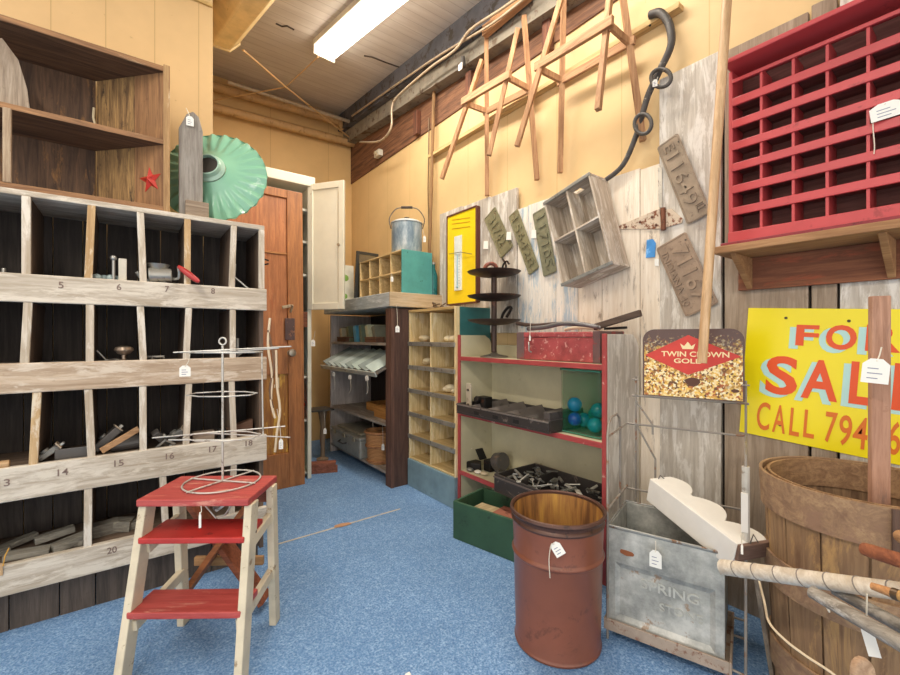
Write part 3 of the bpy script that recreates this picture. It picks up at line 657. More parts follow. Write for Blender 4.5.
dbox('bead', wood('c78d5a', '94602f', 'X'), DX0 + .11, DX1 - .115, zd(270, 251) - .008, zd(270, 251) + .008, .005, .02)
q = P(292, 353, Y=3.18); MB().lathe([(0, 0), (.02, 0), (.022, .008), (.011, .014), (.011, .035), (.024, .045), (.03, .058), (.024, .072), (0, .076)], frame(V((1, 0, 0)), V((0, 0, 1)), V((0, -1, 0)), V((q.x, 3.235, q.z))), 24).build('knob', paint('a9a294', '5a4b42', .6, .3, .6), t, smooth=True)
dbox('lock_plate', paint('5f4a48', '8b6450', .58, .5, .3), q.x - .035, q.x + .035, zd(290, 340), zd(290, 318), -.003, .0, .001)
q = P(291, 306, Y=3.18); MB().bar((q.x - .05, 3.225, q.z - .01), (q.x + .01, 3.22, q.z + .005), .012, .022).bar((q.x + .012, 3.235, q.z - .04), (q.x + .018, 3.2, q.z + .01), .014, .014).build('latch', paint('b3a184', '6d4d39', .6, .5, .3), t, bevel=.002)
b = MB()
for u, v0, v1 in ((273, 372, 450), (276, 385, 448), (280, 378, 400)): a = P(u, v0, Y=3.2); b.box(a.x - .004, a.x + .004, a.y + .035, a.y + .04, P(u, v1, Y=3.2).z, a.z)
b.build('paint_drip', plain('d9c9a8'), pl)
q = P(265.5, 262, Y=3.215); odd('bracket', 'small dark metal bracket hanging at the left edge of brown door', 'hardware', MB().bar(q + V((-.012, 0, -.03)), q + V((-.012, 0, .03)), .01, .01).bar(q + V((-.012, 0, .02)), q + V((.02, -.01, .01)), .01, .01).bar(q + V((-.012, 0, -.02)), q + V((.02, -.01, -.012)), .01, .01), BLACKIRON)

CUPW = paint('e2ddc9', 'b5a98a', .68, .45, 0, .05, 5)
t = thing('cupboard', 'tall white painted cupboard with one door open behind the brown door', 'cupboard', (.8, 3.3, 0))
CX0, CX1, CY0, CY1 = .42, 1.135, 3.305, 3.62
bx('side_panel', CUPW, t, CX1 - .02, CX1, CY0 + .02, CY1, 0, 2.27); bx('side_panel', CUPW, t, CX0, CX0 + .02, CY0 + .02, CY1, 0, 2.27)
bx('back_panel', paint('8a9084', '5c6259'), t, CX0, CX1, CY1, CY1 + .012, 0, 2.27)
bx('stile', CUPW, t, CX1 - .03, CX1, CY0, CY0 + .02, 0, 2.27); bx('stile', CUPW, t, CX0, CX0 + .04, CY0, CY0 + .02, 0, 2.27)
bx('cornice', CUPW, t, CX0 - .02, CX1 + .02, CY0 - .03, CY1, 2.27, 2.345, .006)
bx('mid_rail', wood('7d4a30', '56301e', 'X'), t, CX0 + .04, CX1 - .03, CY0, CY0 + .02, 1.18, 1.30)
for v in (210, 242, 275): z = P(302, v, Y=CY0 + .05).z; bx('shelf', CUPW, t, CX0 + .02, CX1 - .02, CY0 + .03, CY1, z - .012, z + .008)
for z in (.80, .46, .05): bx('shelf', CUPW, t, CX0 + .02, CX1 - .02, CY0 + .03, CY1, z - .02, z)
h_, q = V((CX1 - .028, CY0, 0)), P(344, 245, t=3.21); q.z = 0; dd = (q - h_).normalized(); wd = (q - h_).length
z0, z1 = P(344, 309, t=3.21).z, P(344, 180, t=3.21).z
M = frame(dd, V((0, 0, 1)), dd.cross(V((0, 0, 1))), h_ + V((0, 0, z0)))
DM = lambda x0, x1, y0, y1, a_, b_: MB().box(x0, x1, y0, y1, a_, b_, M)
dr = DM(.0, wd, 0, z1 - z0, -.016, -.004).build('door_panel', CUPW, t, bevel=.002)
b = DM(0, .045, 0, z1 - z0, -.018, .006); b.box(wd - .045, wd, 0, z1 - z0, -.018, .006, M).box(.045, wd - .045, 0, .05, -.018, .006, M).box(.045, wd - .045, z1 - z0 - .05, z1 - z0, -.018, .006, M)
b.build('door_frame', CUPW, dr, bevel=.003)
MB().cyl(M @ V((wd - .04, (z1 - z0) * .5, .006)), M @ V((wd - .04, (z1 - z0) * .5, .018)), .012).build('knob', paint('a3937a', '6d5b43'), dr, smooth=False, bevel=.003)
def cup(u, z, name, label, cat, b, mat, **k): return odd(name, label, cat, b, mat, **k)
q = P(307, 385, Y=3.42); 
bb = MB().box(1.02, 1.10, 3.36, 3.50, .461, .56); t = thing('tin_box', 'small red tin box inside the white cupboard, lower shelf', 'box', (1.09, 3.43, .46)); bb.build('body', paint('b3221f', '7a1614', .64, .35), t, bevel=.006); bx('lid', paint('c42a25', '7a1614', .64, .35), t, 1.017, 1.103, 3.357, 3.503, .561, .583)
t = thing('glass_jar', 'blue grey glass jar on upper shelf of the white cupboard', 'jar', (1.09, 3.4, .80)); MB().lathe([(0, .0), (.045, .001), (.05, .02), (.05, .16), (.03, .19), (.03, .22), (0, .22)], Mx.Translation((1.055, 3.42, .801)), 24).build('body', paint('7fa0b0', '567585', .6, .2), t, smooth=True); MB().cyl((1.055, 3.42, 1.021), (1.055, 3.42, 1.045), .034).build('lid', TIN, t)
t = thing('glass_bottle', 'pale green glass bottle standing in bottom of the white cupboard', 'bottle', (1.06, 3.4, .05)); MB().lathe([(0, 0), (.05, .001), (.058, .015), (.058, .17), (.045, .21), (.02, .26), (.02, .32), (0, .32)], Mx.Translation((1.045, 3.42, .051)), 26).build('body', paint('b4cbb9', '8aa795', .6, .12), t, smooth=True)
# small pedestal with dark top
lg = V((1.385, 3.74, 0)); t = thing('pedestal_stand', 'small black-topped stand with turned leg beside the white cupboard', 'stand', lg)
qz = P(318, 408, t=lg.dot(FW)).z; MB().box(lg.x - .13, lg.x + .07, lg.y - .10, lg.y + .10, qz - .014, qz).build('top', paint('3d3a36', '6d6054'), t, bevel=.004)
MB().lathe([(0, 0), (.05, 0), (.055, .012), (.02, .03), (.018, .12), (.026, .2), (.018, .3), (.035, qz - .05), (.05, qz - .0145), (0, qz - .0145)], Mx.Translation(lg), 20).build('pedestal', wood('8f7860', '67533f', 'Z'), t, smooth=True)
price_tag('white tag hanging from the black-topped stand', 325, 431, lg.dot(FW) - .08, -1, -20, w_=.025, h_=.05)
for i, (x, y, z, ln) in enumerate(((1.27, 3.40, 0, .20), (1.26, 3.40, .042, .19))):
    odd('wood_block', ['lower dark red wood block on carpet by the brown door', 'upper dark red wood block lying on another by the brown door'][i], 'block', MB().bar((x - ln / 2, y + .04, z + .0205), (x + ln / 2, y - .04, z + .0205), .08, .041), wood('a0614a', '6d3d2a', 'X'))
price_tag('white tag hanging on the white cupboard edge, above the red box', 313, 343, 3.27, 2, -12, w_=.03, h_=.05)


# ================================================================== far corner shelving unit
GX0, GX1, GY0, GY1 = 1.55, 1.975, 2.755, 3.99
t = thing('shelving_unit', 'dark brown open shelving unit with thick grey top in far corner', 'shelf unit', (1.7, 3.4, 0)); gu = t
DKB = wood('5a3f34', '3a2720', 'Z'); GSH = wood('aaa095', '877d72', 'Y', 'bab1a6', .56)
bx('side_panel', DKB, t, 1.53, GX1, GY0 - .025, GY0, 0, 1.315); bx('side_panel', wood('d3c9c3', 'b0a59d', 'Z'), t, GX0, GX1, GY1 - .025, GY1, 0, 1.315)
bx('edge_post', wood('6d4d3f', '472f25', 'Z'), t, 1.52, 1.545, GY0 - .03, GY0 + .06, 0, 1.315)
bx('back_panel', wood('4a403a', '332b27', 'Z'), t, GX1, GX1 + .012, GY0 - .02, GY1, .04, 1.315)
for z in (1.06, .445, .085): bx('shelf', GSH, t, GX0 + .003, GX1, GY0, GY1 - .025, z - .022, z)
bx('top', wood('bcc4c5', '969d9d', 'Y', 'cdd3d4', .56), t, 1.50, 1.985, GY0 - .03, GY1 + .03, 1.325, 1.43, .006)
bx('end_board', wood('cbb698', 'a58e6e', 'X', 'bba98f', .58), t, 1.50, 1.985, GY0 - .046, GY0 - .03, 1.327, 1.432, .003)
# slanted tray of slates
M = frame(V((0, -1, 0)), V((math.cos(.45), 0, math.sin(.45))), V((-math.sin(.45), 0, math.cos(.45))), V((1.44, 0, P(350, 371, X=1.44).z)))
t = thing('display_tray', 'slanted dark tray holding grey glass slips on the second shelf', 'tray', M=M)
y0, y1 = -3.9, -2.80
MB().box(y0, y1, 0, .36, -.0, .008).build('base', DARKMETAL, t, True, .001); MB().box(y0, y1, -.012, 0., -.012, .024).build('front_lip', paint('cfd3cc', '7d827d', .6, .3, .4), t, True, .002)
MB().bar(M @ V((y0 + .05, .30, 0)), M @ V((y0 + .05, .30, 0)) * 1, .01, .01) if False else None
MB().box(y0 + .03, y0 + .05, .30, .32, -.30, 0).box(y1 - .05, y1 - .03, .30, .32, -.30, 0) if False else None
slips = ['8f9c9a', 'a9b6b4', '98a5a0', 'b3c0bd', '93a09b', 'a8b7af', '8d9995', 'afbdb6']
for i in range(8):
    yy = y0 + .10 + i * .125
    odd('glass_slip', 'grey glass slip leaning against others in the slanted tray', 'glass slip', MB().box(yy - .055, yy + .055, .01, .30, .0, .008, M @ Mx.Translation((0, 0, .010)) @ Mx.Translation((yy, 0, 0)) @ Mx.Rotation(.42, 4, 'Y') @ Mx.Translation((-yy, 0, .022))), paint(slips[i], '4f5a57', .68, .2), .002, 'glass slips in the slanted tray')
for i, u in enumerate((334, 350, 367)):
    v = P(u, 337, X=1.425).x; price_tag(['leftmost white tag hanging from slanted tray lip', 'middle white tag hanging from slanted tray lip', 'rightmost white tag hanging from slanted tray lip'][i], u, (374, 377, 378)[i], P(u, 337, X=1.422).dot(FW), 0, -5, w_=.035, h_=.035, tilt=.3 * (i - 1), nrm=(-1, -.3, 0), string=[P(u, 376, X=1.42), P(u + 1, 386 + i * 2, X=1.42), P(u - 1, 392 + i, X=1.42)])
# books on its top shelf
for i, (u, col, edge, hh, lean, lb) in enumerate(((343, 'd6d0b2', 'cfc7ab', .135, -.25, 'cream book leaning left on the corner unit top shelf'), (350, '7d8263', 'b3ab8c', .15, -.28, 'olive book leaning behind the cream one, corner unit'),
        (357, '5fa9c8', 'c9d6d8', .15, -.22, 'bright blue book leaning on the corner unit top shelf'), (363, '6d7d6a', 'b0ab90', .155, -.25, 'dark green book right of the blue book, corner unit'), (370, 'cccba9', 'cfc7ab', .155, -.3, 'pale sage book leaning on the corner unit top shelf'), (377, '7d7d6c', 'b0ab90', .15, -.35, 'dark grey book rightmost among leaning books, corner unit'))):
    q = P(u, 337, X=1.60); M = Mx.Translation((1.60, q.y, 1.062)) @ Mx.Rotation(lean, 4, 'X')
    t = thing('book', lb, 'book', M=M, group='books on the corner unit top shelf')
    MB().box(0, .20, 0, .006, 0, hh).box(0, .20, .044, .05, 0, hh).box(-.004, .006, 0, .05, 0, hh).build('cover', paint(col, '5d5a4c', .7), t, True, .002)
    MB().box(.006, .195, .006, .044, .004, hh - .005).build('pages', plain(edge, .8), t, True)
for i, (u, lb) in enumerate(((345, 'low brown wooden box under the leaning books, left'), (374, 'low brown wooden box under the leaning books, right'))):
    q = P(u, 337, X=1.6); t = thing('wooden_box', lb, 'box', (1.6, q.y, 1.06)); bx('body', wood('76523c', '52362a', 'Y'), t, 1.565, 1.645, q.y - .10, q.y + .10, 1.061, 1.095); bx('lid', wood('8a6248', '5a3c2c', 'Y'), t, 1.562, 1.648, q.y - .103, q.y + .103, 1.0955, 1.105)
# amber wooden trays on third shelf
for i, (ya, yb, z0, h_, lb) in enumerate(((2.85, 3.55, .446, .07, 'long amber wooden drawer lying on the third shelf, corner unit'), (2.80, 3.2, .446, .09, 'short amber wooden drawer in front of the long one, corner unit'))):
    t = thing('drawer', lb, 'drawer', (1.65, (ya + yb) / 2, z0)); x0 = 1.72 - i * .1; x1 = x0 + (.2 if i == 0 else .09); AM = wood('d39d56', 'a06d36', 'Y')
    bx('base', AM, t, x0, x1, ya, yb, z0, z0 + .01)
    for s in ((x0, x0 + .012, ya, yb), (x1 - .012, x1, ya, yb), (x0 + .012, x1 - .012, ya, ya + .012), (x0 + .012, x1 - .012, yb - .012, yb)): bx('side', AM, t, s[0], s[1], s[2], s[3], z0 + .01, z0 + h_)
# grey metal case
t = thing('metal_case', 'grey metal case with lid standing on bottom shelf, corner unit', 'case', (1.66, 3.45, .085)); CS = paint('a8a9a2', '736c60', .62, .35, .2)
ya, yb = P(360, 450, X=1.53).y, P(332, 440, X=1.53).y
MB().box(1.53, 1.85, ya, yb, .086, .235).build('body', CS, t, bevel=.012); MB().box(1.522, 1.858, ya - .006, yb + .006, .236, .262).build('lid', CS, t, bevel=.008)
MB().box(1.56, 1.82, ya + .05, yb - .05, .262, .285).build('lid_panel', paint('9a9788', '6a6357', .62, .4), t, bevel=.008)
for yy in (ya + .1, (ya + yb) / 2, yb - .1): bx('latch', paint('b8ad93', '6d5138', .6, .4, .6), t, 1.512, 1.522, yy - .02, yy + .02, .215, .25)
MB().tube([(1.53, yb - .2, .17), (1.50, yb - .22, .165), (1.50, yb - .32, .165), (1.53, yb - .34, .17)], .007).build('handle', DARKMETAL, t, smooth=True)
# wicker basket
q = P(384, 468, Z=.09); bc = V((1.635, P(380, 445, X=1.635).y, .086))
t = thing('basket', 'round brown slatted basket on bottom shelf by the dark post', 'basket', bc); WK = mat_weave('d09a62', '96623a', 'Z')
r0 = .118
MB().lathe([(0, 0), (r0 * .82, 0), (r0, .26), (r0 * .95, .26), (r0 * .78, .012), (0, .012)], Mx.Translation(bc), 32).build('body', WK, t, smooth=True)
for z, r in ((.25, r0 * 1.02), (.14, r0 * .94), (.02, r0 * .85)): MB().ring(bc + V((0, 0, z)), r, .009, n=32).build('hoop', wood('b5835a', '855632', 'X'), t, smooth=True)
MB().tube([bc + V((0, r0, .25)), bc + V((0, r0 * 1.05, .30)), bc + V((0, .06, .335)), bc + V((0, -.06, .335)), bc + V((0, -r0 * 1.05, .30)), bc + V((0, -r0, .25))], .005, sub=4).build('handle', WIRE, t, smooth=True)
price_tag('white tag hanging on the round slatted basket', 383, 447, bc.dot(FW) - r0 - .03, -1, -28, w_=.022, h_=.05)
price_tag('white tag on long string hanging from grey top of corner unit', 397.5, 329, P(397, 330, X=1.49).dot(FW), -1, -24, w_=.028, h_=.045)

# on its top
t = thing('pigeonhole_box', 'small tan eight-hole box with teal end on the grey top', 'box', (1.78, 3.1, 1.432))
BX0, BX1, BY0, BY1, BZ0, BZ1 = 1.63, 1.905, 2.76, 3.50, 1.433, 1.765
TAN = wood('dcc08c', 'b89862', 'Y'); TEAL = paint('4f9a96', '35716e', .66, .5, 0, .1)
bx('side', TEAL, t, BX0, BX1, BY0, BY0 + .014, BZ0, BZ1); bx('side', TAN, t, BX0, BX1, BY1 - .014, BY1, BZ0, BZ1)
for z in (BZ0, (BZ0 + BZ1) / 2 - .006, BZ1 - .012): bx('shelf', TAN, t, BX0 + .001, BX1 - .01, BY0 + .014, BY1 - .014, z, z + .012)
for i in range(1, 4):
    y = BY0 + (BY1 - BY0) * i / 4
    for z0, z1 in ((BZ0 + .012, (BZ0 + BZ1) / 2 - .006), ((BZ0 + BZ1) / 2 + .006, BZ1 - .012)): bx('divider', TAN, t, BX0 + .003, BX1 - .01, y - .006, y + .006, z0, z1)
bx('back_panel', TAN, t, BX1 - .01, BX1, BY0 + .014, BY1 - .014, BZ0, BZ1)
price_tag('small white tag stuck in a hole of the tan box', 392, 279, P(392, 279, X=BX0 - .01).dot(FW), -1, -6, w_=.02, h_=.04)
# enamel bucket
bc = V((1.765, 2.915, BZ1 + .001)); t = thing('enamel_pail', 'grey blue enamel pail with lid and bail on the tan box', 'pail', bc)
EN = NT('speckled_enamel'); vec = EN.coords((1, 1, .35)); ENM = EN.out(EN.ramp(EN.noise(vec, 22, 5, .7), [(.35, lin('6f8596')), (.55, lin('9fb0ba')), (.7, lin('cbd3d6'))]), .3)
MB().lathe([(0, 0), (.115, 0), (.121, .01), (.121, .22), (.126, .232), (.118, .235)], Mx.Translation(bc), 36).build('body', ENM, t, smooth=True)
MB().lathe([(.127, .236), (.127, .242), (.10, .258), (.03, .266), (0, .267)], Mx.Translation(bc), 36).build('lid', paint('c3ccd0', '8795a0', .6, .3), t, smooth=True)
MB().cyl(bc + V((0, 0, .265)), bc + V((0, 0, .29)), .012, .02).build('lid_knob', DARKMETAL, t, smooth=True)
s_ = RT; MB().tube([bc + s_ * .125 + V((0, 0, .20)), bc + s_ * .14 + V((0, 0, .28)), bc + s_ * .09 + V((0, 0, .355)), bc + s_ * .03 + V((0, 0, .37)), bc - s_ * .03 + V((0, 0, .37)), bc - s_ * .09 + V((0, 0, .355)), bc - s_ * .14 + V((0, 0, .28)), bc - s_ * .125 + V((0, 0, .20))], .004, sub=4).build('bail', DARKMETAL, t, smooth=True)
MB().cyl(bc - s_ * .045 + V((0, 0, .371)), bc + s_ * .045 + V((0, 0, .371)), .010).build('grip', wood('4b4038', '2d2621', 'X'), t)
price_tag('white tag hanging beside the enamel pail handle', 424.5, 239, bc.dot(FW), -2, -10, w_=.022, h_=.05)
# black framed picture, poster, lamp
q = P(366, 298, X=1.60)
M = Mx.Translation((1.60, 3.53, 1.432)) @ Mx.Rotation(.12, 4, 'X') @ Mx.Rotation(math.radians(12), 4, 'Z')
t = thing('framed_mirror', 'black framed mirror leaning left behind the tan box', 'mirror', M=M)
for a in ((0, .24, 0, .025), (0, .24, .41, .435), (0, .025, .025, .41), (.215, .24, .025, .41)): MB().box(a[0], a[1], 0, .02, a[2], a[3]).build('frame_bar', plain('3b3c3a', .4), t, True, .003)
MB().box(.02, .22, .008, .014, .02, .415).build('mirror_glass', plain('9a9fa0', .08, .9), t, True)
t = thing('flower_card', 'white card printed with green flowers leaning by the mirror', 'card', M=Mx.Translation((1.51, 3.72, 1.432)) @ Mx.Rotation(-.05, 4, 'X'))
MB().box(0, .17, 0, .012, 0, .34).build('card', paint('e6e3d2'), t, True)
b = MB(); 
for cx_, cz_, r in ((.05, .25, .04), (.09, .22, .03), (.04, .08, .035), (.08, .05, .025), (.05, .16, .018)): b.ball((cx_, -.001, cz_), r, 10, 1, .05, 1)
b.build('leaf_print', plain('7da64a'), t, True)
q = V((1.55, 3.88, 1.432)); t = thing('table_lamp', 'small wire lamp with bare white bulb in the far corner', 'lamp', q)
MB().lathe([(0, 0), (.06, 0), (.06, .012), (.015, .03), (.012, .36), (.02, .37), (0, .37)], Mx.Translation(q), 20).build('base', paint('8a7a52', '5b4d32'), t, smooth=True)
MB().ball(q + V((0, 0, .43)), .04, 16, 1, 1, 1.35).build('bulb', plain('f3efe2', .3), t, smooth=True)
MB().tube([q + V((.055, 0, .36)), q + V((.07, 0, .46)), q + V((.05, 0, .56)), q + V((0, 0, .60)), q + V((-.05, 0, .56)), q + V((-.07, 0, .46)), q + V((-.055, 0, .36))], .004, sub=4).build('harp', paint('9a8a5c', '5b4d32', .6, .4, .6), t, smooth=True)
q = P(429, 262, X=1.94); odd('tall_stick', 'long thin brown stick leaning up wall behind the pail', 'stick', MB().tube([P(428, 295, X=1.935), P(431, 200, X=1.955), P(434, 92, X=1.96)], .014, 8), wood('9b774e', '6e5233', 'Z'), 0)
q = P(424.5, 110, X=1.97); odd('cord', 'thin dark cord hanging down wall beside the long brown stick', 'cord', MB().tube([P(429, 118, X=1.985), P(428, 190, X=1.985), P(429, 240, X=1.985)], .005, 6), plain('6d5738'), 0)
t = thing('teal_bottle', 'dark teal bottle between the tan box and thermometer board', 'bottle', (1.93, 2.68, 1.432)); MB().lathe([(0, 0), (.035, 0), (.036, .16), (.018, .22), (.018, .25), (0, .25)], Mx.Translation((1.94, 2.80, 1.433)), 20).build('body', paint('24706f', '154645', .6, .25), t, smooth=True); MB().cyl((1.94, 2.80, 1.683), (1.94, 2.80, 1.70), .021).build('cap', TIN, t)

# ================================================================== cream cubby unit
t = thing('cubby_unit', 'cream cubby unit of two columns with grey label rails, grey base', 'cubby unit', (1.8, 2.45, 0)); cu_ = t
QX0, QX1, QY0, QY1 = 1.665, 1.975, 2.15, 2.722
CRU = wood('ead5a4', 'c2a56e', 'Z', 'e6d5ae', .57)
CRX = wood('dcc48f', 'bb9d66', 'Y')
bx('side_panel', CRU, t, QX0, QX1, QY1 - .016, QY1, .2, 1.30); bx('side_panel', paint('35706f', '264f50', .66), t, 1.70, QX1, QY0, QY0 + .016, .2, 1.30); bx('stile', CRU, t, QX0, 1.70, QY0, QY0 + .016, .2, 1.30)
bx('back_panel', CRU, t, QX1 - .012, QX1, QY0, QY1, .2, 1.30)
zs = [P(407.5, v, X=QX0).z for v in (455, 433, 411, 388, 365, 342)] + [1.29]
QM = P(430, 337, X=QX0).y
LAB = paint('a9a79c', '7d7a70', .6, .35, .6)
for i, z in enumerate(zs[:-1]):
    bx('shelf', CRX, t, QX0 + .002, QX1 - .012, QY0 + .016, QY1 - .016, z - .016, z - .002)
    if i: bx('label_rail', LAB, t, QX0 - .010, QX0 + .001, QY0 + .001, QY1 - .001, z - .028, z + .003, .003)
    bx('divider', CRU, t, QX0 + .003, QX1 - .012, QM - .007, QM + .007, z - .002, zs[i + 1] - .016)
bx('top', wood('c9ab72', '9c7c48', 'Y'), t, QX0 - .004, QX1, QY0 + .016, QY1 - .002, 1.284, 1.302)
bx('base', paint('7b96a0', '5b747d', .66, .6), t, QX0 - .01, QX1, QY0, QY1, 0, zs[0] - .016, .004)
for i, (u, r, lb, n_) in enumerate(((423, 5, 'crumpled cream cloth lump in the top left cubby', 3), (453, 5, 'crumpled cream cloth lump in the top right cubby', 4), (425, 4, 'small cream cloth scrap in the second row left cubby', 2), (449, 3, 'cream cloth bundle in the third row right cubby', 4))):
    q = P(u, 337, X=QX0 + .08); b = MB(); random.seed(i)
    for k in range(n_): b.ball((q.x + rnd(-.02, .05), q.y + rnd(-.04, .04), zs[r] + .022 + rnd(0, .02)), .035, 12, 1.2, rnd(.8, 1.4), .62)
    o = odd('cloth', lb, 'cloth', b, plain('e3d6b4', .85), 0, smooth=True)
    o.location.z = zs[r] - .001
for i, (u, r, lb) in enumerate(((417, 5, 'flat brown scrap in the top left cubby'), (426, 6, 'rusty scissor handle on top of the cream cubby unit'), (436, 6, 'pile of small rusty hooks on top of cream cubby unit'))):
    q = P(u, 337, X=QX0 + .07); z = zs[r] - .001 if r < 6 else 1.303
    b = MB()
    if i == 0: b.box(q.x - .02, q.x + .03, q.y - .04, q.y + .03, z, z + .008)
    elif i == 1: b.ring(q * 1 + V((0, 0, z - q.z + .006)), .022, .005).ring(V((q.x + .01, q.y - .05, z + .006)), .022, .005).tube([(q.x + .02, q.y, z + .006), (q.x + .09, q.y - .05, z + .006)], .005)
    else:
        for k in range(6): a = V((q.x + rnd(-.03, .06), q.y + rnd(-.05, .05), z + .006 + .006 * k)); b.tube([a, a + V((rnd(-.03, .03), rnd(-.05, .05), .012)), a + V((rnd(-.04, .04), rnd(-.06, .06), .003))], .005)
    odd(['scrap', 'scissors', 'hooks'][i], lb, ['scrap', 'scissors', 'hooks'][i], b, [CRX, BLACKIRON, paint('6d5a48', '3c332c', .6, .5, .5)][i], 0)
random.seed(11)

# ================================================================== things on the right wall
NX = V((-1, 0, 0))
t = thing('barn_board_panel', 'grey barn board panel against yellow wall behind the thermometer sign', 'board', (1.96, 2.3, 1.0))
ys = [P(u, 337, X=1.965).y for u in (440, 462, 490, 517)]
zt = [2.075, 2.065, 2.055, 2.045]
for i in range(3): bx('board', wood(('c0b9ad', 'c8c0b3', 'beb5a7')[i], 'a0968a', 'Z', 'd5cfc5', .55), t, 1.962, 1.985, ys[i + 1] + .002, ys[i], 1.305 if i < 2 else 1.13, zt[i], .003)
bx('batten', wood('8d8272', '6a6052', 'Y'), t, 1.985, 1.999, ys[3] + .02, ys[0] - .02, 1.92, 1.98)

FLAKE = wood('efe7db', 'd6cdbf', 'Z', 'a9b8c2', .555); FLAKE2 = wood('f0e4d2', 'dccbb4', 'Z', 'a39280', .62)
t = thing('barn_door', 'weathered white flaking plank door fixed on the right wall', 'door', (1.98, 1.45, 0)); bd = t
ys = [P(u, 337, X=1.965).y for u in (517.5, 528, 556, 578, 602, 640, 660)]
for i in range(6): bx('plank', FLAKE if i < 3 else FLAKE2, t, 1.965, 1.985, ys[i + 1] + .002, ys[i] - .001, 0.02, 1.912 + .006 * math.sin(i * 2), .003)
bx('batten', FLAKE2, t, 1.985, 1.998, ys[-1] + .02, ys[0] - .02, 1.6, 1.75); bx('batten', FLAKE2, t, 1.985, 1.998, ys[-1] + .02, ys[0] - .02, .2, .35)
def wall_poly(pts, X): # pixel outline on plane X -> polygon in (-Y, Z)
    q = [P(u, v, X=X) for u, v in pts]; return [(-p.y, p.z) for p in q]
MW = lambda X: frame(V((0, -1, 0)), V((0, 0, 1)), NX, V((X, 0, 0)))
HINGE = paint('d6c4ad', '7d4a31', .54, .6, .2, .1, 14)
b = MB(); b.prism(wall_poly([(619, 227), (621, 225), (660, 209), (662, 229), (621, 229.5)], 1.9645), MW(1.9645), .006).prism(wall_poly([(664.5, 209), (672, 209), (683, 219), (682, 223), (665, 228)], 1.963), MW(1.966), .006)
hg = b.build('strap_hinge', HINGE, t, bevel=.001)
a, c = P(663, 208, X=1.955), P(663.5, 230, X=1.955); MB().cyl(a, c, .011).build('hinge_knuckle', paint('7d4d35', '4d3020', .6, .6, .3), hg)
b = MB()
for u, v in ((626, 227), (640, 222), (652, 217), (656, 225)): q = P(u, v, X=1.958); b.ball((1.958, q.y, q.z), .007, 8, .6)
b.build('hinge_bolt', paint('6d4433', '4d3020'), hg)
edge = MB().prism(wall_poly([(658, 168), (662, 167), (662.5, 207), (659, 207)], 1.964), MW(1.964), .003).build('edge_strip', paint('cfc7b8', '6d4d3a', .55), t)
def wall_card(name, label, cat, pts, X, mat, h=.003): return odd(name, label, cat, MB().prism(wall_poly(pts, X), MW(X), h), mat, 0)
wall_card('sticker', 'bright blue paper tag stuck on the white plank door', 'tag', [(647, 240), (653, 239), (656, 243), (655, 257), (646, 258)], 1.962, paint('4a9ae0', '7fbcf0', .6))
wall_card('price_tag', 'small white paper tag below the blue one on plank door', 'tag', [(655, 259), (659, 259), (659, 266), (655, 266)], 1.962, WHITEPAPER)

# licence plates
def plate(label, pts, X, mat, rows, group='licence plates on the wall', depth=.0022):
    c0, c1, c2, c3 = [P(u, v, X=X) for u, v in pts]
    o = (c0 + c1 + c2 + c3) / 4; Lv = ((c2 + c3) - (c0 + c1)) / 2; Wv = ((c1 + c2) - (c0 + c3)) / 2
    Lh = Lv.normalized(); Wh = (Wv - Lh * Wv.dot(Lh)); wl = Wh.length; Wh.normalize(); N = Lh.cross(Wh)
    M = frame(Lh, Wh, N, o); l2, w2 = Lv.length / 2, wl / 2
    t = thing('licence_plate', label, 'licence plate', M=M, group=group)
    MB().prism(rrect(-l2, l2, -w2, w2, .012, 4), Mx.Identity(4), .002).build('plate', mat, t, True, .0008)
    b = MB(); pts_ = [V((x, y, .002)) for x, y in rrect(-l2 + .006, l2 - .006, -w2 + .006, w2 - .006, .010, 4)]
    b.tube(pts_, .0022, 5, True).build('rim', mat, t, True)
    for s, x0, x1, y0, y1 in rows: text(s, 'characters', mat, Mx.Translation((0, 0, .0015)), (l2 * x0, l2 * x1, w2 * y0, w2 * y1), t, True, depth=.006, bold=.008)
    b = MB()
    for x, y in ((-.8, .8), (.8, .8)): b.cyl((l2 * x, w2 * y, .0015), (l2 * x, w2 * y, .004), .004, n=8)
    b.build('screw', plain('4d4238'), t, True)
    return t
OLV = paint('8e8a6a', '6f5d43', .6, .55, .3, .15, 16); OLV2 = paint('8b8a70', '5d5a48', .6, .55, .3, .15, 16); RUST = paint('a08f7b', '7d6c5c', .6, .6, .3, .15, 18); RUST2 = paint('a6907b', '826d5b', .6, .6, .3, .15, 18)
plate('faded olive licence plate, leftmost of three beside the thermometer sign', [(484.5, 219), (494.5, 207), (513.5, 244), (501, 261)], 1.955, OLV, [('31742', -.75, .6, -.5, .6)])
plate('olive licence plate, middle of three above the tiered stand', [(508.5, 216), (517.5, 209.5), (539.5, 266), (529, 277)], 1.955, OLV, [('156428', -.8, .8, -.55, .6)])
plate('grey green licence plate partly behind the hanging wooden crate', [(533, 213.5), (544.5, 207), (557.5, 272), (543, 277)], 1.955, OLV2, [('117105', -.8, .75, -.45, .7)])
plate('brown licence plate numbered 1 1 6 4 9 hanging upper right', [(656.7, 148.6), (678, 131.8), (711, 213), (687.5, 224.5)], 1.955, RUST, [('11649', -.62, .62, -.6, .55), ('E', -.88, -.72, -.5, .4), ('ILL', .7, .86, .1, .75)])
plate('rusty brown licence plate hanging lower, crossed by the long pole', [(656.7, 249), (685, 231), (720, 303.5), (685, 317)], 1.955, RUST2, [('71167', -.75, .75, -.2, .75), ('INDIANA 40', -.75, .75, -.82, -.42)])
